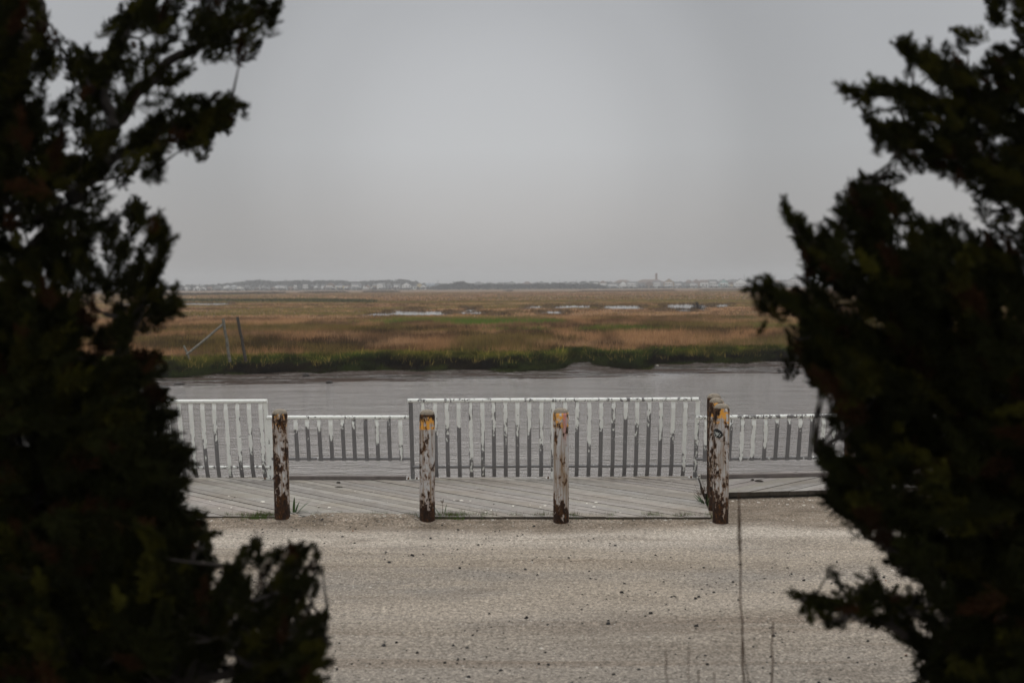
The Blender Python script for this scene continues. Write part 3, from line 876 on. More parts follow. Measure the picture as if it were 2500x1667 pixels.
mb = MB(); g = np.random.default_rng(5)
SHAPES = [[(-.034, .022), (-.022, .010), (-.006, .008), (-.004, .012), (.010, .006), (.026, .012), (.018, -.002), (.014, -.016), (.004, -.024), (-.010, -.020), (-.016, -.008), (-.030, -.006), (-.022, .004)],
          [(-.044, .008), (-.036, .012), (-.032, .004), (-.040, .000)], [(.028, -.004), (.040, -.008), (.036, -.016), (.026, -.012)], [(.020, -.020), (.034, -.024), (.030, -.030), (.018, -.027)],
          [(-.014, -.026), (-.004, -.030), (-.010, -.034), (-.018, -.030)], [(-.040, -.010), (-.028, -.016), (-.034, -.022), (-.042, -.016)]]
for sh in SHAPES:
    vs = [wrap(x * .95, y, .0866) for x, y in sh]; c = np.mean(vs, 0)
    cu = np.mean([s_[0] for s_ in sh]) * .95; cv = np.mean([s_[1] for s_ in sh])
    vs = [wrap(cu, cv, .0866)] + vs
    mb.add(vs, [(0, 1 + i, 1 + (i + 1) % len(sh)) for i in range(len(sh))])
mb.build('print', M_inkwhite, stk)
mb = MB()
for (x, y, q) in ((-.012, .002, .0045), (.004, -.002, .0045), (-.004, -.012, .003), (.012, -.010, .0028)):
    vs = [wrap(x, y, .0873)] + [wrap(x + q * math.cos(w), y + q * math.sin(w), .0873) for w in np.linspace(0, 6.283, 8, endpoint=False)]
    mb.add(vs, [(0, 1 + i, 1 + (i + 1) % 8) for i in range(8)])
mb.build('print', M_black, stk)

# ------------------------------------------------------------------ weeds, shells, stones
M_weed = tinted('weed_leaf', .6, .3, .3, 30)
def leaf_blade(mb, base, az, length, width, bend, tint, n=7, up=1.25):
    p = np.array(base, float); el = up; vs, fs = [], []
    side = np.array([-math.sin(az), math.cos(az), 0])
    for i in range(n + 1):
        f = i / n; w = width * (math.sin(math.pi * min(1, .12 + .88 * f)) ** .7) * .5 + .0006
        vs += [p - side * w, p + np.array([0, 0, -.15 * w]), p + side * w]
        p = p + np.array([math.cos(az) * math.cos(el), math.sin(az) * math.cos(el), math.sin(el)]) * length / n
        el -= bend / n
    for i in range(n):
        for q in (0, 1): fs.append((i * 3 + q, i * 3 + q + 1, i * 3 + 4 + q, i * 3 + 3 + q))
    mb.add(vs, fs, (*tint, 1))
def plant(name, label, loc, specs, cat='weed'):
    t0 = thing(name, label, cat, loc); mb = MB()
    for az, L, w, bend, up in specs:
        leaf_blade(mb, np.array(loc) + np.array([.02 * math.cos(az), .02 * math.sin(az), 0]), az, L, w, bend, (.035 * rng.uniform(.7, 1.2), .075 * rng.uniform(.8, 1.2), .014), up=up)
    mb.build('leaves', M_weed, t0, True); return t0
lw = atz(716, 1262, .0)
plant('weed', 'leafy green weed with long blades at the foot of the first bollard', lw,
      [(.4, .24, .030, .6, 1.0), (.15, .27, .026, .2, .95), (2.6, .16, .026, 1.5, 1.3), (1.5, .22, .028, .3, 1.5), (.9, .18, .026, .5, 1.35), (0.0, .20, .022, 1.9, 1.1), (-.5, .14, .024, 1.2, 1.2), (3.4, .10, .02, .6, 1.2)])
lw = atz(1081, 1265, .0)
t0 = plant('weed', 'thin weed with a dry seed stalk just right of the second bollard', lw,
      [(.5, .12, .014, .3, .9), (2.5, .16, .014, .3, .95), (.9, .16, .012, .2, 1.35), (-.6, .08, .014, .5, .9), (3.6, .07, .014, .4, .8)])
mb = MB(); o = np.array(lw)
mb.tube([o, o + [.0, 0, .10], o + [-.006, 0, .185]], [.003, .0025, .002], 5)
for k in range(5):
    mb.tube([o + [-.006, 0, .165 + .005 * k], o + [-.006 + .016 * (-1) ** k, .004, .185 + .006 * k]], [.002, .0035], 5)
mb.build('seed_stalk', M_stalk, t0)
lw = atz(1722, 1240, -.02)
t0 = plant('weed', 'green and dry brown weed clump beside the deck corner at the clustered bollards', lw,
      [(a, rng.uniform(.14, .26), .018, rng.uniform(.3, 1.2), rng.uniform(.9, 1.5)) for a in rng.uniform(0, 6.28, 16)])
mb = MB(); o = atz(1716, 1215, .0)
for k in range(46):
    a, el, L = rng.uniform(0, 6.28), rng.uniform(.5, 1.5), rng.uniform(.10, .26)
    e_ = o + np.array([math.cos(a) * math.cos(el), math.sin(a) * math.cos(el), math.sin(el)]) * L
    mb.tube([o + rng.normal(0, .03, 3) * [1, 1, 0], (o + e_) / 2 + rng.normal(0, .015, 3), e_], [.0022, .0018, .001], 4, caps=False)
mb.build('dry_twigs', M_stalk, t0)

V, T, C = [], [], []
q = []
for x_ in np.concatenate([rng.uniform(470, 1735, 700), rng.normal(640, 30, 220), rng.normal(725, 22, 120), rng.normal(1085, 38, 220), rng.normal(1010, 20, 40), rng.normal(1400, 30, 70), rng.normal(1600, 50, 50), rng.normal(800, 60, 40)]):
    if NA(x_ * .035, 1.0) > .42: q.append(atz(x_, 1266 + rng.normal(0, 1.6) + rng.exponential(1.6), 0) + np.array([0, 0, .02]))
q += [atz(x_, 1209 + rng.normal(0, 1.2), 0) for x_ in rng.uniform(1780, 2060, 80)]
q = np.array(q)
q = np.repeat(q, 3, 0) + rng.normal(0, .012, (len(q) * 3, 3)) * [1, 1, 0]
tint = np.where(rng.random((len(q), 1)) < .62, np.array([[.07, .13, .012]]), np.array([[.10, .065, .035]]))
v_, t_, c_ = blades(q, rng.uniform(.025, .085, len(q)) * np.repeat(rng.uniform(.4, 1.1, len(q) // 3), 3), np.full(len(q), .010), tint, 5, .5, 44)
tag(raw_mesh('edge_weeds', v_, t_, M_weed, c_), 'small green sprouts along the gap between gravel and deck', 'weeds', kind='stuff')

def pebbles(pos, size, tint, flat=.6, seed=0):
    g = np.random.default_rng(seed); n = len(pos)
    base = np.array([(1, 0, 0), (.5, .87, 0), (-.5, .87, 0), (-1, 0, 0), (-.5, -.87, 0), (.5, -.87, 0), (.45, .25, 1), (-.4, .35, 1), (-.1, -.5, .9)], float)
    tri = np.array([(0, 1, 6), (1, 2, 7), (1, 7, 6), (2, 3, 7), (3, 4, 8), (3, 8, 7), (4, 5, 8), (5, 0, 6), (5, 6, 8), (6, 7, 8)])
    b = base[None] * g.uniform(.7, 1.2, (n, 9, 1))
    a = g.uniform(0, 6.28, n); ca, sa = np.cos(a), np.sin(a)
    xx = b[..., 0] * g.uniform(.7, 1.3, n)[:, None]; yy = b[..., 1]
    v = np.stack([xx * ca[:, None] - yy * sa[:, None], xx * sa[:, None] + yy * ca[:, None], b[..., 2] * flat], -1) * (size[:, None, None] / 2) + pos[:, None, :]
    return v.reshape(-1, 3), (tri[None] + 9 * np.arange(n)[:, None, None]).reshape(-1, 3), np.repeat(np.c_[tint, np.ones(n)], 9, 0)
def lotz(x, y): return lot(np.asarray(x, float), np.asarray(y, float))[2]
n = 2300
y = rng.uniform(7.2, 13.2, n); x = rng.uniform(-.5, .5, n) * y * .95
kk = NA.fbm(x * .5, y * .5, 3); ok = kk > .44
x, y = x[ok], y[ok]; n = len(x)
sz = np.clip(rng.lognormal(math.log(.0145), .5, n), .006, .042)
dk = np.array([.022, .021, .021]) * rng.uniform(.6, 2.2, (n, 1))
rd = rng.random(n) < .02; dk[rd] = (.20, .075, .035)
v1 = pebbles(np.c_[x, y, lotz(x, y) - .001], sz, dk, .75, 1)
n = 5200
y = rng.uniform(7.2, 13.5, n); x = rng.uniform(-.5, .5, n) * y * .95
sz = np.clip(rng.lognormal(math.log(.010), .45, n), .005, .032)
lt = np.array([.46, .43, .38]) * rng.uniform(.55, 1.25, (n, 1))
v2 = pebbles(np.c_[x, y, lotz(x, y) - .001], sz, lt, .35, 2)
n = 420                                                    # shell crumbs along the deck edge and by the right deck
xx = np.concatenate([rng.uniform(470, 1740, 260), rng.uniform(1770, 2080, 160)])
yy = np.concatenate([1269 + rng.exponential(5, 260), 1212 + rng.exponential(14, 160)])
q = np.array([atz(a, b, 0) for a, b in zip(xx, yy)])
v3 = pebbles(np.c_[q[:, 0], q[:, 1], lotz(q[:, 0], q[:, 1])], np.clip(rng.lognormal(math.log(.016), .5, n), .006, .045), np.array([.60, .56, .49]) * rng.uniform(.5, 1.2, (n, 1)), .3, 3)
n = 260                                                    # crumbs on the deck boards
x = rng.uniform(-3.4, 2.2, n); y = rng.uniform(13.35, 15.7, n)
v4 = pebbles(np.c_[x, y, np.full(n, .047)], np.clip(rng.lognormal(math.log(.010), .4, n), .005, .022), np.array([.62, .58, .50]) * rng.uniform(.5, 1.2, (n, 1)), .3, 4)
off = 0; vv, tt, cc = [], [], []
for a, b, c in (v1, v2, v3, v4):
    vv.append(a); tt.append(b + off); cc.append(c); off += len(a)
tag(raw_mesh('gravel', np.concatenate(vv), np.concatenate(tt), M_stone, np.concatenate(cc)), 'dark stones and pale shell chips strewn over the gravel ground', 'gravel', kind='stuff')

def shell_mesh(seed):
    g = np.random.default_rng(seed); n, m = 9, 5; vs, fs = [], []
    a0, a1 = g.uniform(-.3, .3), g.uniform(2.2, 4.2)
    for lay in (0, 1):
        for i in range(m):
            r = (i + .15) / (m - 1)
            for q in range(n):
                a = a0 + (a1 - a0) * q / (n - 1)
                rr = r * (1 + .10 * math.sin(a * 5 + seed)) * (1 if i < m - 1 else g.uniform(.85, 1.1))
                vs.append((rr * math.cos(a), rr * math.sin(a) * .8, .42 * (1 - (r * .92) ** 2) - .06 * lay + .02))
    for lay in (0, 1):
        o = lay * n * m
        for i in range(m - 1):
            for q in range(n - 1):
                f = (o + i * n + q, o + i * n + q + 1, o + (i + 1) * n + q + 1, o + (i + 1) * n + q)
                fs.append(f if lay == 0 else f[::-1])
    o = n * m
    for q in range(n - 1): fs.append(((m - 1) * n + q, (m - 1) * n + q + 1, o + (m - 1) * n + q + 1, o + (m - 1) * n + q))
    me = bpy.data.meshes.new('shell'); me.from_pydata(vs, [], fs); me.update(); me.materials.append(M_shell)
    return me
SHM = [shell_mesh(k) for k in range(5)]
SHELLS = [(803, 1239, 8), (777, 1238, 9), (953, 1260, 8), (1117, 1222, 9), (1110, 1222, 8), (1126, 1222, 9), (1148, 1223, 6), (1171, 1193, 6), (1178, 1194, 5), (1206, 1231, 6), (1254, 1236, 8), (1184, 1244, 7), (1200, 1246, 7), (1214, 1246, 4), (1188, 1251, 7), (1256, 1256, 6), (1293, 1233, 6), (1330, 1234, 7), (1319, 1238, 6), (1319, 1236, 5),
          (1434, 1229, 8), (1455, 1227, 9), (1450, 1237, 8), (1407, 1228, 4), (1414, 1220, 5), (572, 1214, 9), (566, 1219, 6), (559, 1211, 5), (520, 1216, 5), (537, 1242, 7), (564, 1239, 5), (621, 1219, 5), (642, 1225, 10), (513, 1223, 4), (602, 1194, 4), (648, 1206, 4), (823, 1170, 7), (851, 1170, 5), (880, 1217, 5), (889, 1222, 4), (866, 1199, 4), (1095, 1203, 5), (1079, 1217, 4), (1541, 1215, 3), (1909, 1163, 4)]
for k, (px, py, w) in enumerate(SHELLS):
    q = atz(px, py, .047 if px < 1760 else .078)
    o = bpy.data.objects.new('shell', SHM[k % 5]); COL.objects.link(o)
    s = w / 230 / 1.5 * 1.0
    up = rng.random() < .5
    o.location = (q[0], q[1], q[2] + (.42 * s if up else 0)); o.scale = (s, s, s)
    o.rotation_euler = (math.pi if up else rng.uniform(-.15, .15), rng.uniform(-.15, .15), rng.uniform(0, 6.28))
    tag(o, 'small bleached shell fragment lying on the weathered deck boards', 'shell', 'broken shells strewn over the decks')
def splinter(label, px, py, L, w, az, z):
    q = atz(px, py, z); d = np.array([math.cos(az), math.sin(az), 0])
    mb = MB().tube([q - d * L / 2 + [0, 0, w * .4], q - d * L * .2 + [0, 0, w * .55], q + d * L * .25 + [0, .006, w * .5], q + d * L / 2 + [0, 0, w * .35]], [w * .2, w * .5, w * .55, w * .15], 6)
    tag(mb.build('wood_splinter', M_darkpost), label, 'wood scrap')
splinter('short dark wood scrap nearer the kerb on the main deck', 826, 1179.5, .055, .022, .2, .048)
splinter('long thin dark splinter lying on the main deck behind the first bollard', 828, 1190, .11, .014, .12, .048)
splinter('small dark scrap, left one on the right deck', 1837, 1172.5, .05, .02, .3, .078)
splinter('long dark scrap of wood, right one on the right deck', 1853, 1176, .11, .024, -.2, .078)

# dry reeds in front of the camera
def reed(label, px_top, py_top, px_bot, py_bot, Y, w, head=0.0, bend=0.0):
    top = aty(px_top, py_top, Y); low = aty(px_bot, py_bot, Y + .02)
    d = (low - top); base = low + d / abs(d[2]) * (low[2] - float(lotz(low[0], Y)) + .02)
    t0 = thing('dry_reed', label, 'reed', base, 'dry reed stems before the lot')
    pts = [base + (top - base) * k / 16 + np.array([bend * math.sin(math.pi * k / 16) + .004 * math.sin(k * 2.1), 0, 0]) for k in range(17)]
    hs = int(16 * (1 - head)) if head else 16
    MB().tube(pts[:hs + 1], [w * (.62 - .016 * k) for k in range(hs + 1)], 7).build('stem', M_stalk, t0, True)
    if head:
        mb = MB(); g = np.random.default_rng(int(px_top))
        L = np.linalg.norm(pts[-1] - pts[hs])
        for k in range(60):
            f = g.random() ** .9; p = pts[hs] + (pts[-1] - pts[hs]) * f
            a = g.uniform(0, 6.28); e_ = p + np.array([math.cos(a) * .008 * (1.2 - f), math.sin(a) * .008, .022])
            mb.tube([p, e_], [.0016, .0008], 4, caps=False)
        mb.tube(pts[hs:], [w * .4] * (len(pts) - hs), 5)
        mb.build('seed_head', M_stalk, t0)
    return t0
reed('tallest dry reed stem, reaching up beside the clustered bollards', 1802, 1212, 1817, 1640, 5.0, .0085, .16, -.004)
reed('second tallest dry reed stem, standing just right of the tallest', 1886, 1518, 1885, 1660, 5.0, .0085)
reed('thin dry reed leaning against the foot of the tallest stem', 1812, 1560, 1826, 1660, 5.05, .006)
reed('pale dry reed, leftmost of the low stems by the bottom edge', 1624, 1585, 1629, 1667, 4.8, .006)
reed('faint dry reed between the leftmost low stem and the tallest', 1680, 1578, 1682, 1667, 4.6, .005)
reed('short stub of dry reed, left of the shortest one', 1703, 1634, 1706, 1667, 4.9, .006)
reed('shortest stub of dry reed by the bottom edge', 1742, 1640, 1744, 1667, 4.9, .0055)

# ------------------------------------------------------------------ far shore: woods, houses, tower, poles
def leaf_mass(name, label, kind_, crowns, mat, nb=70, seed=0, q=.16, cat='trees'):
    """crowns: (x, y, z, width, height, tint) -> ragged clumps of small faces"""
    g = np.random.default_rng(seed); V, T, C = [], [], []; k = 0
    for x, y, z, w, h, tint in crowns:
        d = g.normal(0, 1, (nb, 3)); d /= np.linalg.norm(d, axis=1)[:, None]
        r = g.uniform(.35, 1.05, (nb, 1)) ** .6
        p = d * r * np.array([w / 2, w / 2, h / 2]) + [x, y, z + h / 2]
        s = q * w * g.uniform(.6, 1.3, (nb, 1, 1))
        tri = g.normal(0, 1, (nb, 3, 3)); tri /= np.linalg.norm(tri, axis=2)[..., None]
        V.append((p[:, None] + tri * s).reshape(-1, 3))
        T.append(np.arange(nb * 3).reshape(-1, 3) + k); k += nb * 3
        C.append(np.repeat(np.c_[np.array(tint) * g.uniform(.7, 1.3, (nb, 1)), np.ones(nb)], 3, 0))
    o = raw_mesh(name, np.concatenate(V), np.concatenate(T), mat, np.concatenate(C))
    return tag(o, label, cat, kind='stuff')
M_wood_far = tinted('far_foliage', .95, .1, .3, .4)
def ridge(profile, Y, base, step, dep, tint, seed, wmul=1.0):
    out = []; g = np.random.default_rng(seed)
    pxs = [p[0] for p in profile]; pys = [p[1] for p in profile]
    px = pxs[0]
    while px < pxs[-1]:
        for row in range(dep):
            yy = Y + row * 22 + g.normal(0, 6)
            pt = np.interp(px, pxs, pys) + g.normal(0, .5) + g.random() ** 2 * 2.2 + row * .0
            tp = aty(px + g.normal(0, 3), pt, yy); zt = max(1.0, tp[2] - .0)
            w = g.uniform(5, 10) * wmul
            for zz in np.arange(base, zt, w * .55):
                hh = min(w * .95, zt - zz + w * .1)
                out.append((tp[0] + g.normal(0, w * .2), yy, max(base, min(zz, zt - hh)), w, hh, np.array(tint) * g.uniform(.75, 1.25)))
        px += step * g.uniform(.6, 1.4)
    return out
wood = ridge([(400, 699), (440, 697.5), (500, 697), (540, 695.5), (565, 692.5), (590, 688.5), (607, 685.5), (625, 683.8), (640, 685), (655, 687), (700, 686.8), (745, 684.8), (770, 685.8), (800, 685.2), (832, 685.2), (855, 687.5), (876, 690.2), (893, 687), (915, 685.5), (930, 684.5), (950, 685.2), (965, 684.2), (990, 683.6), (1003, 685.2), (1016, 690.5)], 1290, 0, 5, 2, (.075, .062, .052), 3)
leaf_mass('far_wood', 'hazy grey wooded rise behind the far houses on the left', 'stuff', wood, M_wood_far, 46, 1, .17)
scrub = ridge([(1068, 698), (1085, 695), (1100, 693.5), (1115, 691), (1127, 687.5), (1140, 692), (1160, 696), (1200, 694.5), (1240, 696), (1280, 694), (1310, 694), (1330, 693), (1346, 694), (1362, 690.5), (1385, 693.5), (1420, 695), (1440, 692), (1462, 696), (1478, 700)], 1045, -.3, 4, 2, (.050, .045, .036), 5, .6)
leaf_mass('shore_scrub', 'dark scrub thicket on the far shore between two groups of houses', 'stuff', scrub, M_wood_far, 46, 2, .17)
low = []
for a, b, yt in ((436, 720, 706.5), (720, 1000, 705.5), (1480, 1960, 700.8), (1000, 1080, 703), (1040, 1480, 700.5)):
    low += ridge([(a, yt), (b, yt - (b - a) * .0052)], 1022 + (a - 400) * .06, -.4, 4, 1, (.075, .062, .048), int(a), .4)
leaf_mass('shore_hedge', 'low brown brush along the foot of the far houses', 'stuff', low, M_wood_far, 22, 3, .22)
back = ridge([(1016, 695), (1040, 690.5), (1066, 692), (1100, 692), (1150, 691.5), (1190, 690), (1225, 690.5), (1300, 691), (1316, 687.5), (1335, 690), (1375, 688.5), (1400, 689), (1420, 687), (1450, 688), (1500, 688), (1580, 688), (1680, 686), (1800, 684), (1930, 684), (2200, 683)], 1330, 0, 7, 1, (.08, .072, .065), 9, .8)
leaf_mass('far_treeline', 'thin hazy line of trees behind the right hand houses', 'stuff', back, M_wood_far, 40, 4, .17)

WHT, PGR, GRY, DGR, TANC, CRM, BRN, BLU, TEAL, PNK = (.80, .80, .78), (.44, .45, .45), (.27, .27, .27), (.13, .13, .135), (.40, .30, .20), (.58, .48, .28), (.24, .17, .13), (.33, .37, .42), (.36, .50, .48), (.45, .33, .28)
CN = {WHT: 'white', PGR: 'pale grey', GRY: 'mid grey', DGR: 'dark grey', TANC: 'tan', CRM: 'cream yellow', BRN: 'brown', BLU: 'blue grey', TEAL: 'pale teal', PNK: 'pinkish'}
RF, RFD, RFB = (.13, .125, .125), (.075, .072, .075), (.15, .10, .08)
M_glass = plain('dark_window', (.03, .034, .04), .25, .3, .5)
M_walls, M_roofs = {}, {}
def hm(d, c, n):
    if c not in d: d[c] = plain(n, c, .85, .14, .35)
    return d[c]
def house(px0, px1, ytop, ybase, form, wall, roof, Y, label, porch=0, stair=0, rows=0):
    a, b = aty(px0, ybase, Y), aty(px1, ybase, Y)
    x0, x1 = a[0], b[0]; w = x1 - x0; xc = (x0 + x1) / 2
    zb = -.3; zt = aty((px0 + px1) / 2, ytop, Y)[2]
    H = zt - zb; dp = min(max(w * .8, 7), 14)
    t0 = thing('shore_house', label, 'house', (xc, Y, zb), 'houses on the far shore')
    rh = H * {'gable': .38, 'ridge': .30, 'hip': .32, 'flat': .06}[form]
    ze = zt - rh; ov = .35
    Mw, Mr = hm(M_walls, wall, 'house_wall'), hm(M_roofs, roof, 'house_roof')
    mb = MB()
    y0, y1 = Y, Y + dp
    if form == 'gable':
        vs = [(x0, y0, zb), (x1, y0, zb), (x1, y0, ze), (xc, y0, zt - .1), (x0, y0, ze)]; vs += [(x, y1, z) for x, y, z in vs]
        mb.add(vs, [(0, 1, 2, 3, 4), (9, 8, 7, 6, 5), (0, 5, 6, 1), (1, 6, 7, 2), (0, 4, 9, 5)])
        mb.build('wall', Mw, t0)
        mb = MB()
        for sx_ in (-1, 1):
            xe = xc + sx_ * (w / 2 + ov); zee = ze - ov * rh / (w / 2)
            vs = [(xc, y0 - ov, zt), (xe, y0 - ov, zee), (xe, y1 + ov, zee), (xc, y1 + ov, zt)]
            vs += [(x, y, z + .22) for x, y, z in vs]
            mb.add(vs, [(0, 1, 2, 3), (7, 6, 5, 4), (0, 4, 5, 1), (1, 5, 6, 2), (2, 6, 7, 3), (3, 7, 4, 0)])
        mb.build('roof', Mr, t0)
    elif form == 'flat':
        mb.box((xc, Y + dp / 2, (zb + ze) / 2), (w, dp, ze - zb)); mb.build('wall', Mw, t0)
        MB().box((xc, Y + dp / 2, ze + rh / 2), (w + .6, dp + .6, rh)).build('roof', Mr, t0)
    else:
        mb.box((xc, Y + dp / 2, (zb + ze) / 2), (w, dp, ze - zb)); mb.build('wall', Mw, t0)
        ins = min(w * .45, dp * .45) if form == 'hip' else -ov * 0
        xa, xb, ya, yb = x0 - ov, x1 + ov, y0 - ov, y1 + ov; ym = (y0 + y1) / 2
        vs = [(xa, ya, ze), (xb, ya, ze), (xb, yb, ze), (xa, yb, ze), (xa + max(ins, 0), ym, zt), (xb - max(ins, 0), ym, zt)]
        MB().add(vs, [(0, 1, 5, 4), (1, 2, 5), (2, 3, 4, 5), (3, 0, 4), (3, 2, 1, 0)]).build('roof', Mr, t0)
    fl = 2.9; nfl = max(1, int((ze - zb) / fl))
    for k in range(porch):
        zf = zb + (k + 1) * (ze - zb) / (porch + .35)
        pw = w * .78
        m2 = MB(); m2.box((xc - w * .08, Y - 1.1, zf), (pw, 2.2, .3)); m2.box((xc - w * .08, Y - 2.1, zf + .62), (pw, .12, .75))
        for q in range(5): m2.box((xc - w * .08 - pw / 2 + pw * q / 4, Y - 2.0, (zb + zf) / 2 if k == 0 else zf - 1.4), (.28, .28, (zf - zb) if k == 0 else 2.8))
        m2.build('balcony', hm(M_walls, WHT, 'house_wall'), t0)
    if stair:
        zf = zb + (ze - zb) / (max(porch, 1) + .35)
        xs0 = xc + stair * w * .30; m2 = MB()
        n = 9
        for q in range(n):
            m2.box((xs0 + stair * q * .55, Y - 2.7, zf - (zf - zb) * q / n), (.6, .9, .55))
        m2.build('stair', hm(M_walls, WHT, 'house_wall'), t0)
    if rows:
        for r_ in range(rows):
            zz = zb + (ze - zb) * (r_ + .55) / rows
            nw = max(2, min(5, int(w / 2.6)))
            for q in range(nw):
                MB().box((x0 + w * (q + .5) / nw, Y - .02, zz), (1.1, .12, 1.5)).build('window', M_glass, t0)
    return t0
RANK = ['first', 'second', 'third', 'fourth', 'fifth', 'sixth', 'seventh', 'eighth', 'ninth', 'tenth', 'eleventh', 'twelfth', 'thirteenth', 'fourteenth', 'fifteenth', 'sixteenth', 'seventeenth', 'eighteenth', 'nineteenth', 'twentieth', 'twenty first', 'twenty second', 'twenty third', 'twenty fourth']
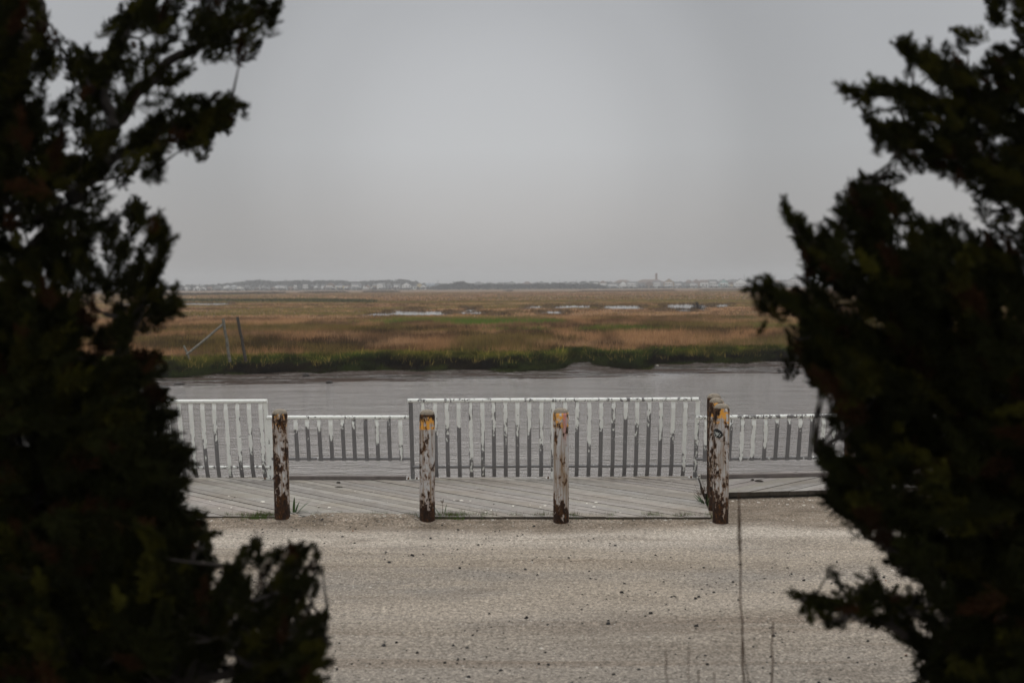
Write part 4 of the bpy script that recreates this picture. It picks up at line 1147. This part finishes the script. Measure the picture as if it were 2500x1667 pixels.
HOUSES = [  # px0, px1, top, base, form, wall, roof, row (0 front, 1 behind), porch, stair, window rows
    (452, 461, 698.5, 710, 'ridge', PGR, RF, 0, 1, 0, 0), (472, 477, 701.5, 709.5, 'gable', WHT, RF, 0, 0, 0, 0), (478, 487, 697.3, 709.5, 'gable', WHT, RF, 0, 1, 0, 1), (491, 498, 699.5, 706, 'ridge', WHT, RF, 1, 1, 0, 0),
    (504, 515, 699.8, 709, 'gable', PNK, RFB, 0, 0, 0, 1), (523, 538, 697.8, 707, 'hip', GRY, RF, 1, 0, 0, 0), (546, 561, 696.5, 706, 'hip', PGR, (.27, .28, .28), 1, 1, 0, 0), (563, 577, 695.8, 706, 'hip', PGR, (.27, .28, .28), 1, 0, 0, 0),
    (580, 592, 698, 708, 'ridge', WHT, RF, 0, 2, 0, 0), (594, 609, 696.5, 706, 'hip', GRY, RF, 1, 0, 0, 1), (612, 618, 702, 708, 'gable', PGR, RF, 0, 0, 0, 0), (623, 629, 702, 708, 'gable', PNK, RFB, 0, 0, 0, 0), (630, 635, 697, 706, 'gable', PGR, RF, 1, 0, 0, 0),
    (636, 647, 696.3, 707, 'gable', PGR, RF, 0, 0, 0, 1), (648, 657, 700.8, 708, 'hip', PGR, RF, 0, 0, 0, 0), (661, 669, 701, 708, 'gable', PNK, RFB, 0, 0, 0, 0), (670, 684, 696.5, 707, 'hip', PGR, (.25, .26, .27), 1, 1, 0, 0), (685, 698, 695.8, 707, 'ridge', PGR, RF, 1, 1, 0, 0),
    (704, 717, 700.5, 708, 'ridge', TANC, RFB, 0, 0, 0, 1), (718, 728, 694.5, 709, 'flat', DGR, RFD, 0, 1, 0, 2),
    (740, 756, 695, 708.5, 'flat', DGR, RFD, 0, 2, 0, 2), (757, 766, 694.3, 708.5, 'hip', BRN, RFD, 0, 0, 0, 2), (767, 777, 693.8, 707.5, 'gable', PGR, RF, 0, 1, 0, 1), (785, 792, 695, 708, 'ridge', PNK, RF, 0, 1, 0, 1),
    (796, 816, 690.5, 708, 'gable', BRN, RFB, 0, 1, 1, 2), (819, 840, 693, 708, 'hip', CRM, RFD, 0, 1, 0, 2), (841, 853, 697, 708, 'ridge', GRY, RFB, 0, 1, 0, 1), (858, 880, 691, 707.8, 'ridge', BLU, RF, 0, 1, 1, 2), (886, 891, 695.5, 704, 'gable', WHT, RF, 1, 0, 0, 0),
    (892, 902, 694.5, 706, 'gable', PNK, RF, 1, 0, 0, 1), (909, 920, 693.5, 706.5, 'ridge', TANC, RF, 0, 0, -1, 1), (921, 938, 690, 707, 'ridge', PGR, RF, 0, 3, 0, 2), (940, 955, 689.8, 706.5, 'gable', GRY, RF, 1, 0, 0, 2), (961, 976, 692.5, 707, 'ridge', PGR, RF, 0, 1, 0, 1),
    (981, 1003, 689.8, 706.8, 'gable', WHT, RFD, 0, 2, 1, 2), (1003, 1016, 696.5, 706.5, 'ridge', WHT, RFD, 0, 0, 0, 1), (1015, 1034, 691, 704.5, 'gable', CRM, RF, 1, 0, 0, 1), (1027, 1040, 695, 704.5, 'gable', WHT, RF, 0, 1, 0, 1),
    (1041, 1060, 691.5, 703.5, 'ridge', BLU, (.20, .22, .25), 1, 0, 0, 1), (1061, 1075, 691, 702, 'gable', BLU, RF, 1, 0, 0, 0), (1152, 1182, 689.2, 699, 'hip', GRY, RF, 1, 0, 0, 0), (1217, 1228, 692.5, 699, 'gable', PGR, RF, 1, 0, 0, 0),
    (1237, 1262, 686.8, 699, 'gable', PGR, RF, 1, 0, 0, 0), (1276, 1298, 687.4, 698, 'hip', PNK, RFB, 1, 0, 0, 0), (1314, 1330, 686.5, 698, 'hip', GRY, RF, 1, 0, 0, 0), (1372, 1389, 688.5, 698, 'hip', GRY, RF, 1, 0, 0, 0), (1392, 1407, 687.8, 698, 'gable', PGR, RF, 1, 0, 0, 0),
    (1449, 1462, 687, 701, 'flat', GRY, RF, 0, 1, 0, 1), (1463, 1482, 685.2, 701.5, 'hip', PGR, RFB, 0, 1, 0, 2), (1484, 1509, 691, 702.5, 'hip', BLU, RF, 0, 1, 1, 0), (1498, 1546, 683.2, 698, 'hip', GRY, RFB, 1, 0, 0, 0), (1513, 1530, 687, 702.3, 'gable', WHT, RF, 0, 2, 0, 1),
    (1531, 1556, 687, 702.3, 'ridge', PGR, RF, 0, 2, 1, 1), (1554, 1623, 682.2, 697, 'hip', GRY, RFB, 1, 0, 0, 0), (1558, 1575, 689, 702, 'gable', GRY, RF, 0, 0, 0, 1), (1575, 1594, 687, 701.8, 'gable', BRN, RFB, 0, 0, 0, 1), (1596, 1613, 685, 701.8, 'ridge', PGR, RF, 0, 2, -1, 1),
    (1622, 1646, 681, 701, 'gable', TANC, RFB, 0, 2, 0, 2), (1647, 1664, 687.5, 700.5, 'ridge', PGR, RF, 0, 1, 0, 1), (1666, 1680, 688.5, 700, 'gable', GRY, RF, 0, 0, 0, 1), (1674, 1690, 683.4, 697, 'hip', GRY, RFB, 1, 0, 0, 0), (1684, 1703, 689, 701, 'hip', PGR, RF, 0, 1, 0, 1),
    (1692, 1710, 681.8, 698, 'hip', BRN, RFB, 1, 0, 0, 0), (1712, 1729, 689, 701, 'flat', WHT, RF, 0, 1, 0, 1), (1711, 1736, 683.5, 697, 'ridge', GRY, RFB, 1, 0, 0, 0), (1732, 1750, 682.4, 701, 'ridge', PGR, RF, 0, 2, 1, 1), (1757, 1778, 681.8, 700.5, 'gable', TEAL, RF, 0, 1, 1, 1),
    (1779, 1800, 681.8, 699, 'hip', BRN, RF, 1, 0, 0, 0), (1779, 1792, 693.8, 700.5, 'gable', CRM, RF, 0, 0, 0, 0), (1795, 1823, 681, 700.3, 'gable', WHT, RF, 0, 2, 0, 1), (1826, 1855, 681.5, 700, 'hip', GRY, RF, 1, 1, 0, 1), (1857, 1884, 682, 700, 'hip', GRY, RF, 1, 1, 0, 1),
    (1889, 1907, 683.3, 699.5, 'hip', GRY, RFB, 0, 0, 0, 1), (1908, 1926, 682, 699.5, 'hip', PGR, RF, 1, 0, 0, 1), (1928, 1962, 675.8, 700, 'hip', PGR, RF, 0, 3, 0, 3)]
FORM = {'gable': 'gabled', 'hip': 'hip roofed', 'ridge': 'long roofed', 'flat': 'flat roofed'}
seen = {}
zones = [(430, 590, 'left of the wooded rise'), (590, 780, 'under the left half of the wooded rise'), (780, 1018, 'under the right half of the wooded rise'), (1018, 1442, 'around the dark scrub'), (1442, 1600, 'just left of the brick tower'), (1600, 1760, 'just right of the brick tower'), (1760, 2000, 'near the right tree')]
for hd in HOUSES:
    px0, px1, yt, yb, form, wall, roof, row, porch, stair, rows = hd
    c = (px0 + px1) / 2
    z = next(q[2] for q in zones if q[0] <= c < q[1])
    key = (z, wall, form); seen.setdefault(key, []).append(hd)
for hd in HOUSES:
    px0, px1, yt, yb, form, wall, roof, row, porch, stair, rows = hd
    c = (px0 + px1) / 2
    z = next(q[2] for q in zones if q[0] <= c < q[1])
    L = sorted(seen[(z, wall, form)], key=lambda q: q[0]); i = L.index(hd)
    pre = '' if len(L) == 1 else ('leftmost ' if i == 0 else ('rightmost ' if i == len(L) - 1 else RANK[i] + ' '))
    label = f"{pre}{CN[wall]} {FORM[form]} shore house {z}" + ''
    Y = SH(atz(c, 712, MARSH_Z)[0] if False else (c - 1250) / FOC * 1090) + (28 if row == 0 else 85) - 25
    house(px0, px1, yt, yb, form, wall, roof, Y, label, porch, stair, rows)

M_brick = plain('tower_brick', (.22, .105, .075), .9, .2, .8)
Yt = 1350
a, b = aty(1599.8, 700, Yt), aty(1604.6, 700, Yt)
t0 = thing('brick_tower', 'tall slim square brick tower above the far roofs', 'tower', ((a[0] + b[0]) / 2, Yt, 0))
o = np.array(t0['origin']); zt = aty(1602, 667, Yt)[2]; w = b[0] - a[0]
MB().box(o + [0, 0, zt / 2 - .5], (w, w, zt - 1)).build('shaft', M_brick, t0)
m2 = MB().box(o + [0, 0, zt - .7], (w * 1.04, w * 1.04, .6)); m2.box(o + [0, 0, zt - .2], (w * .94, w * .94, .4)); m2.build('crown_course', M_brick, t0)
M_pole = plain('utility_pole', (.08, .07, .065), .9, .2, 1)
for px, yt, arm, lab in ((1069, 684.5, 1, 'utility pole above the blue grey houses'), (1132, 684, 1, 'utility pole over the dark scrub'), (1365, 683, 0, 'bare pole left of the white roofed house row'), (1407, 683.5, 0, 'bare pole between two hazy roofs'), (1430, 683.5, 0, 'thin pole right of the scrub'), (1817, 669, 0, 'tall thin antenna mast left of the right tree'), (1906, 678, 0, 'short mast beside the large three storey house')):
    Yp = 1180; q = aty(px, yt, Yp); t0 = thing('utility_pole' if arm else 'mast', lab, 'pole', (q[0], Yp, 0))
    MB().tube([(q[0], Yp, -.2), (q[0], Yp, q[2])], [.16, .12], 6).build('pole', M_pole, t0)
    if arm: MB().box((q[0], Yp - .16, q[2] - .7), (2.4, .15, .2)).build('crossarm', M_pole, t0)
for px, w, lab in ((895, 12, 'white motor boat moored before the far houses, left one'), (1478, 9, 'white motor boat on the far shore by the scrub'), (1800, 9, 'small white boat near the antenna mast')):
    Yp = 1045 + .18 * (px - 1250) * .35; q = atz(px, 707, MARSH_Z); q = aty(px, 705.5 - (px - 440) * .0057 + 2.2, Yp); s = w / FOC * Yp
    t0 = thing('motor_boat', lab, 'boat', (q[0], Yp, q[2]))
    o = np.array(t0['origin']); vs = []
    for z, k in ((0, .8), (.9, 1.0)):
        vs += [o + np.array([x * s / 2 * k, yy * k, z]) for x, yy in ((-1, -.9), (.5, -.9), (1.05, 0), (.5, .9), (-1, .9))]
    MB().add(vs, [(4, 3, 2, 1, 0), (5, 6, 7, 8, 9)] + [(i, (i + 1) % 5, 5 + (i + 1) % 5, 5 + i) for i in range(5)]).build('hull', hm(M_walls, WHT, 'house_wall'), t0)
    MB().box(o + [-.1 * s, 0, 1.35], (s * .3, 1.2, .9)).build('cabin', hm(M_walls, WHT, 'house_wall'), t0)

# ------------------------------------------------------------------ cedars framing the view
def plume(seed, nb=64):
    """one juniper spray along +Z, unit length: thin crossed slivers on short side twigs"""
    g = np.random.default_rng(seed); V = []
    for k in range(nb):
        t = g.uniform(.02, 1) ** .85
        az = k * 2.4 + g.normal(0, .4); el = math.radians(g.uniform(28, 58)) * (1 - .45 * t)
        d = np.array([math.sin(el) * math.cos(az), math.sin(el) * math.sin(az), math.cos(el)])
        L = .34 * (1 - .55 * t) * g.uniform(.6, 1.2)
        b = np.array([0, 0, t * .9])
        for j in range(9):
            f = g.uniform(.1, 1.0); dd = d + g.normal(0, .40, 3); dd /= np.linalg.norm(dd)
            p = b + d * L * f; l = L * g.uniform(.25, .50)
            s = np.cross(dd, g.normal(0, 1, 3)); s /= np.linalg.norm(s); w = g.uniform(.011, .021)
            V += [p - dd * l * .25, p + dd * l * .3 + s * w, p + dd * l, p + dd * l * .3 - s * w]
    return np.array(V)
PLUMES = [plume(k) for k in range(8)]

def crown_mesh(tips, dirs, lens, tints, name, parent, seed):
    g = np.random.default_rng(seed); V, C = [], []
    for P_, D, L, tn in zip(tips, dirs, lens, tints):
        pl = PLUMES[g.integers(8)]
        D = D / np.linalg.norm(D); h = g.normal(0, 1, 3); a = np.cross(D, h); a /= np.linalg.norm(a); b = np.cross(D, a)
        wv = g.uniform(.85, 1.25)
        V.append((P_ - D * L)[None] + (pl[:, :1] * a + pl[:, 1:2] * b) * L * wv + pl[:, 2:] * D * L)
        C.append(np.tile(np.r_[tn, 1], (len(pl), 1)) * np.r_[np.repeat(g.uniform(.7, 1.3, len(pl) // 4), 4)[:, None].repeat(3, 1).T, np.ones((1, len(pl)))].T)
    V = np.concatenate(V); C = np.concatenate(C)
    return raw_mesh(name, V, np.arange(len(V)).reshape(-1, 4), M_leaf, C, parent)

K = 2500 / 2352.0
def cedar(label, trunk_px, polys, limbs, Yc, dY, density, seed, axis_px, hue=1.0, holes=(), lumps=()):
    """polys: foliage regions [(photo outline, layers)], limbs: [(photo polyline, radius0, radius1, depth offset)]"""
    g = np.random.default_rng(seed)
    bx, by = trunk_px
    base = aty(bx * K, by * K, Yc); base[2] = float(lotz(base[0], Yc)) - .05
    t0 = thing('cedar_tree', label, 'tree', base)
    # trunk and limbs
    mb = MB()
    for pl, r0, r1, dy in limbs:
        pts = [aty(x * K, y * K, Yc + dy * (i / max(1, len(pl) - 1))) for i, (x, y) in enumerate(pl)]
        if pl[0] == trunk_px: pts = [base] + pts
        P_ = []
        for i in range(len(pts) - 1):
            for k in range(5): P_.append(pts[i] + (pts[i + 1] - pts[i]) * k / 5 + g.normal(0, .006, 3))
        P_.append(pts[-1])
        mb.tube(P_, list(np.linspace(r0, r1, len(P_))), 8)
    mb.build('trunk', M_bark, t0, True)
    tips, dirs, lens, tints = [], [], [], []
    ax = np.array(axis_px, float) * K
    circ = lambda x, y, r, e=1.0: ([(x + r * math.cos(w), y + r * e * math.sin(w)) for w in np.linspace(0, 6.28, 12)], 3.2, .085)
    for pol, dens, L0, *own in list(polys) + [circ(*q) for q in lumps]:
        ax = np.array(own[0] if own else axis_px, float) * K
        pol = np.array(pol, float) * K
        x0, y0 = pol.min(0); x1, y1 = pol.max(0)
        area = .5 * abs(np.dot(pol[:, 0], np.roll(pol[:, 1], 1)) - np.dot(pol[:, 1], np.roll(pol[:, 0], 1)))
        n = int(area / 2600 * dens * density)
        xs_, ys_ = [], []
        while len(xs_) < n:
            c = np.c_[g.uniform(x0, x1, 4000), g.uniform(y0, y1, 4000)]
            ok = in_poly(c[:, 0], c[:, 1], pol)
            for hx, hy, hr, hk in holes: ok &= (((c[:, 0] - hx * K) ** 2 + (c[:, 1] - hy * K) ** 2) > (hr * K) ** 2) | (g.random(len(c)) > hk)
            clump = NB_.fbm(c[:, 0] / 62 + seed, c[:, 1] / 62, 2)      # sprays gather in clumps, gaps open between
            ok &= g.random(len(c)) < .38 + .62 * sstep(.30, .5, clump)
            xs_ += list(c[ok, 0]); ys_ += list(c[ok, 1])
        for x, y in zip(np.array(xs_[:n]) + g.normal(0, 7, n), np.array(ys_[:n]) + g.normal(0, 7, n)):
            dyy = g.normal(0, dY)
            p = aty(x, y, max(2.6, Yc + dyy))
            o = np.array([x, y]) - ax; o = o / (np.linalg.norm(o) + 1e-6)
            D = np.array([o[0] * .9, g.normal(0, .45) + dyy * .5, -o[1] * .55 + .45]) + g.normal(0, .38, 3)
            tips.append(p); dirs.append(D); lens.append(L0 * g.uniform(.5, 1.05))
            r = g.random()
            tn = (.0125, .0135, .0028) if r < .70 else ((.034, .032, .004) if r < .93 else (.032, .014, .005))
            tints.append(np.array(tn) * g.uniform(.65, 1.3) * hue)
    for pl, r0, r1, dy in limbs:                           # sprays along the limbs
        if r0 > .05: continue
        W_ = np.array([aty(x * K, y * K, Yc + dy * (i / max(1, len(pl) - 1))) for i, (x, y) in enumerate(pl)])
        sg = np.linalg.norm(np.diff(W_, axis=0), axis=1); cu = np.r_[0, np.cumsum(sg)]
        for u in np.arange(max(cu[-1] * .3, cu[-1] - 1.2), cu[-1], .013):
            i = min(np.searchsorted(cu, u, 'right') - 1, len(sg) - 1); f = (u - cu[i]) / sg[i]
            p = W_[i] * (1 - f) + W_[i + 1] * f; dv = (W_[i + 1] - W_[i]) / sg[i]
            L = g.uniform(.08, .15) * (1.15 - .4 * u / cu[-1])
            D = dv + g.normal(0, .5, 3) + np.array([0, 0, .25]); D /= np.linalg.norm(D)
            tips.append(p + D * L * .8); dirs.append(D); lens.append(L)
            tints.append(np.array((.032, .032, .005)) * g.uniform(.65, 1.3) * hue)
    # twigs joining the sprays to the limbs
    crown_mesh(tips, dirs, lens, tints, 'crown', t0, seed)
    mb = MB()
    lp = [np.array(aty(x * K, y * K, Yc)) for pl, *_ in limbs for x, y in pl]
    lp = np.array(lp)
    for i in g.permutation(len(tips))[:420]:
        q = tips[i] - dirs[i] / np.linalg.norm(dirs[i]) * lens[i] * .8
        d = np.linalg.norm(lp - q, axis=1) + np.maximum(0, lp[:, 2] - q[2] + .05) * 1.5
        s = lp[np.argmin(d)]
        if np.linalg.norm(s - q) > .7: s = q + (s - q) * .6 / np.linalg.norm(s - q)
        if np.linalg.norm(s - q) > .36: continue
        m_ = (s + q) / 2 + np.array([0, 0, -.04]) + g.normal(0, .015, 3)
        mb.tube([s, m_, q], [.007, .005, .002], 4, caps=False)
    mb.build('twigs', M_bark, t0)
    return t0

LT = (-150, 1500)
cedar('tall dark cedar at the left with a thick limb leaning up to the right', LT,
      [([(0, -60), (64, -60), (60, 30), (75, 60), (110, 55), (98, 110), (148, 82), (140, 138), (105, 175), (98, 250), (60, 300), (40, 420), (-60, 430), (-60, -60)], 1.5, .20, (-40, 500)),
       ([(170, 112), (240, 108), (262, 60), (275, 10), (300, -40), (660, -40), (640, 12), (600, 22), (612, 70), (596, 100), (545, 96), (520, 130), (505, 70), (430, 70), (360, 120), (330, 190), (290, 260), (240, 250), (200, 190), (178, 150)], 1.15, .15, (300, 320)),
       ([(100, 210), (175, 160), (240, 250), (290, 260), (270, 330), (230, 400), (300, 360), (330, 250), (420, 222), (435, 235), (470, 212), (545, 208), (566, 216), (556, 268), (520, 300), (512, 350), (470, 322), (430, 305), (400, 345), (372, 405), (355, 370), (325, 380), (285, 410), (300, 460), (250, 520), (180, 640), (60, 640), (-40, 560), (-40, 300), (40, 260)], 1.40, .16, (120, 400)),
       ([(250, 520), (300, 450), (325, 455), (345, 480), (355, 452), (362, 500), (396, 520), (380, 570), (372, 610), (390, 650), (414, 662), (404, 710), (394, 745), (350, 720), (310, 735), (300, 800), (268, 850), (240, 800), (255, 720), (300, 640), (270, 620), (230, 690), (170, 760), (-60, 800), (-60, 500), (160, 560)], 1.75, .14, (200, 800)),
       ([(-60, 640), (170, 700), (215, 765), (262, 850), (310, 815), (365, 800), (388, 812), (386, 870), (392, 905), (420, 900), (402, 940), (440, 985), (430, 1010), (460, 1040), (432, 1055), (446, 1090), (425, 1120), (432, 1165), (478, 1180), (492, 1250), (482, 1310), (470, 1620), (-60, 1620)], 2.6, .22),
       ([(-60, -420), (40, -300), (-20, -60), (-60, 1620), (-420, 1700), (-520, 1000), (-420, 300), (-250, -200)], .55, .26, (-220, 900)),
       ([(300, -40), (640, -40), (560, -160), (420, -230), (330, -160)], .9, .16, (330, 200))],
      [([LT, (-60, 900), (0, 690), (60, 600), (140, 490), (200, 420), (262, 290), (330, 200), (400, 132), (470, 95), (560, 58), (640, 14)], .052, .006, .3),
       ([(200, 420), (300, 340), (400, 290), (540, 240)], .022, .004, -.2), ([(262, 290), (240, 200), (280, 80), (330, 10)], .02, .004, .2), ([(262, 290), (215, 200), (185, 130)], .016, .004, .2),
       ([LT, (60, 1150), (200, 930), (262, 850), (310, 735), (345, 650), (385, 540)], .05, .004, -.2), ([(310, 735), (395, 690)], .012, .003, 0), ([LT, (0, 300), (60, 100), (100, 60), (60, -60), (0, -340)], .06, .005, .3),
       ([(330, 200), (395, 190), (425, 165)], .006, .002, .0), ([(60, 1150), (300, 1000), (430, 1060)], .02, .004, 0), ([(0, 1350), (250, 1280), (470, 1230)], .02, .004, 0)],
      4.4, .30, 2.9, 31, (-40, 900), holes=((330, 210, 22, .9), (245, 430, 40, .8), (190, 330, 26, .8), (150, 400, 24, .7), (275, 275, 22, .7), (340, 690, 22, .9), (250, 600, 26, .7)),
      lumps=((540, 245, 24), (505, 290, 28), (450, 260, 32), (350, 490, 30), (378, 540, 22), (395, 690, 22), (360, 830, 30), (415, 1000, 30), (445, 1215, 38), (470, 1270, 26), (590, 70, 30), (520, 40, 40), (120, 90, 26), (280, 100, 34), (200, 150, 26), (420, 1100, 30)))
LS = (330, 1800)
cedar('low bushy cedar with upright rounded columns at the lower left', LS,
      [([(480, 1320), (500, 1290), (530, 1282), (545, 1276), (570, 1300), (592, 1330), (600, 1262), (570, 1222), (604, 1228), (625, 1262), (650, 1252), (676, 1250), (690, 1202), (702, 1250), (722, 1240), (738, 1262), (728, 1310), (712, 1370), (735, 1390), (762, 1395), (745, 1420), (768, 1470), (760, 1560), (740, 1640), (560, 1640), (500, 1560), (560, 1480), (520, 1420), (480, 1400)], 1.7, .15),
       ([(-40, 1180), (300, 1180), (480, 1310), (500, 1420), (450, 1460), (340, 1440), (300, 1640), (-40, 1640)], 1.6, .19)],
      [([LS, (420, 1560), (560, 1440), (640, 1360), (680, 1280)], .04, .005, .1), ([(420, 1560), (640, 1540), (735, 1440)], .02, .004, .1), ([(420, 1560), (500, 1400), (545, 1300)], .018, .004, 0), ([LS, (200, 1500), (150, 1300)], .03, .005, 0)],
      3.9, .20, 2.9, 57, (420, 1640), holes=((390, 1450, 40, .85), (540, 1500, 45, .9), (480, 1540, 40, .9), (620, 1480, 18, .7)),
      lumps=((640, 1275, 30), (700, 1262, 34), (700, 1330, 40), (725, 1420, 34), (735, 1490, 32), (600, 1245, 18), (540, 1310, 28), (660, 1400, 50), (720, 1550, 36)))
RTK = (2480, 1700)
cedar('tall dark cedar at the right with ragged branches reaching left', RTK,
      [([(2258, -50), (2262, 5), (2285, 22), (2296, 50), (2330, 70), (2300, 72), (2240, 62), (2245, 95), (2205, 88), (2190, 52), (2176, 108), (2140, 92), (2125, 108), (2078, 106), (2088, 150), (2120, 158), (2150, 190), (2230, 228), (2400, 240), (2420, -50)], 2.1, .13, (2480, 240)),
       ([(1952, 212), (2000, 208), (2020, 222), (2080, 216), (2130, 226), (2180, 216), (2240, 232), (2420, 236), (2420, 500), (2340, 478), (2260, 442), (2200, 418), (2160, 398), (2118, 380), (2062, 358), (2045, 335), (2000, 292), (1985, 250), (2012, 268), (2066, 280), (2076, 245), (2030, 232)], 3.2, .12, (2600, 330)),
       ([(1922, 425), (1950, 402), (1985, 400), (2050, 432), (2040, 500), (2078, 494), (2112, 480), (2124, 512), (2150, 510), (2160, 474), (2176, 512), (2240, 525), (2420, 525), (2420, 760), (1900, 760), (1870, 730), (1848, 700), (1850, 645), (1828, 612), (1884, 612), (1880, 592), (1840, 584), (1812, 552), (1802, 500), (1830, 512), (1850, 520), (1882, 492), (1912, 470)], 2.1, .17),
       ([(1715, 650), (1745, 645), (1765, 634), (1780, 656), (1812, 660), (1830, 690), (1852, 700), (1872, 760), (1850, 772), (1835, 745), (1808, 762), (1788, 744), (1765, 738), (1730, 692)], 1.5, .11),
       ([(1816, 765), (1850, 760), (1900, 740), (2420, 740), (2420, 1640), (2135, 1640), (2120, 1560), (2160, 1545), (2130, 1500), (2085, 1490), (2160, 1400), (2120, 1340), (2060, 1325), (2022, 1280), (2034, 1240), (2062, 1226), (2050, 1195), (2005, 1160), (1985, 1168), (1962, 1192), (1930, 1178), (1888, 1150), (1892, 1085), (1866, 1036), (1905, 1046), (1940, 1052), (1965, 1040), (1925, 1000), (1882, 958), (1918, 975), (1935, 950), (1905, 925), (1892, 885), (1862, 880), (1862, 868), (1836, 830)], 2.5, .19),
       ([(1816, 1376), (1870, 1360), (1900, 1344), (1928, 1350), (1968, 1330), (1988, 1346), (1992, 1384), (2020, 1360), (2066, 1350), (2140, 1360), (2180, 1460), (2110, 1470), (2060, 1425), (2000, 1412), (1950, 1426), (1912, 1446), (1888, 1426), (1850, 1408)], 1.3, .12),
       ([(2225, 425), (2300, 440), (2420, 440), (2420, 570), (2300, 545), (2250, 500)], 2.0, .14, (2500, 480)), ([(2262, 20), (2300, 60), (2340, 70), (2420, 60), (2420, -20)], 1.6, .13, (2500, 60)),
       ([(2400, -50), (2300, -60), (2380, -260), (2460, -420), (2560, -200), (2700, 300), (2800, 900), (2760, 1660), (2400, 1640)], .55, .26, (2500, 900))],
      [([RTK, (2470, 1200), (2450, 700), (2440, 200), (2430, -60), (2450, -380)], .10, .006, .2), ([(2450, 600), (2320, 420), (2200, 350), (2070, 310)], .03, .004, -.2), ([(2440, 400), (2250, 260), (2080, 215), (1960, 212)], .022, .002, -.1),
       ([(2440, 300), (2250, 225), (2120, 150), (2080, 110)], .014, .002, -.1), ([(2470, 1200), (2200, 900), (1990, 680), (1870, 560), (1810, 505)], .04, .004, -.2), ([(2100, 820), (1900, 740), (1740, 655)], .02, .003, 0),
       ([(2200, 900), (2040, 640), (1985, 420)], .02, .004, .1), ([(2470, 1200), (2200, 1120), (1950, 1080), (1870, 1038)], .025, .003, 0), ([(2480, 1500), (2300, 1500), (2130, 1480), (2040, 1430), (1950, 1400), (1840, 1378)], .03, .003, 0),
       ([(2130, 1480), (2060, 1400), (2000, 1350)], .010, .003, 0), ([(2300, 1500), (2180, 1300), (2030, 1250)], .016, .003, 0)],
      4.2, .30, 3.0, 83, (2440, 1000), holes=((2210, 205, 20, .9), (2120, 240, 14, .8), (2270, 470, 22, .6), (2060, 1040, 20, .5), (2090, 1130, 18, .6), (2130, 1400, 22, .8), (1940, 880, 18, .8)),
      lumps=((1975, 440, 42), (2020, 455, 34), (1835, 535, 28), (1870, 565, 34), (1930, 520, 50), (2105, 490, 24), (2040, 300, 36), (2010, 268, 22), (2100, 240, 26), (1745, 662, 22), (1800, 690, 26), (1850, 660, 30), (1850, 730, 24), (2030, 1200, 32), (1925, 1120, 38), (1950, 1075, 26), (1880, 1385, 24), (1945, 1380, 32), (1978, 1360, 16), (2060, 1390, 26), (1860, 850, 26), (1905, 960, 24), (2090, 128, 20), (2190, 130, 30), (2190, 85, 16)))

# ------------------------------------------------------------------ sea haze
hb = MB().box((0, 1500, 15.5), (4200, 3060, 37)) if False else MB().box((0, 1450, 14.0), (3600, 2960, 34.0))
hz = bpy.data.materials.new('sea_haze'); hz.use_nodes = True
nt = hz.node_tree; nt.nodes.remove(nt.nodes['Principled BSDF'])
pv = nt.nodes.new('ShaderNodeVolumePrincipled')
pv.inputs['Color'].default_value = (.86, .87, .88, 1)
pv.inputs['Density'].default_value = 0.00046
pv.inputs['Anisotropy'].default_value = 0.0
nt.links.new(pv.outputs[0], nt.nodes['Material Output'].inputs['Volume'])
tag(hb.build('haze', hz), 'thin grey sea haze over the marsh', 'haze', kind='stuff')
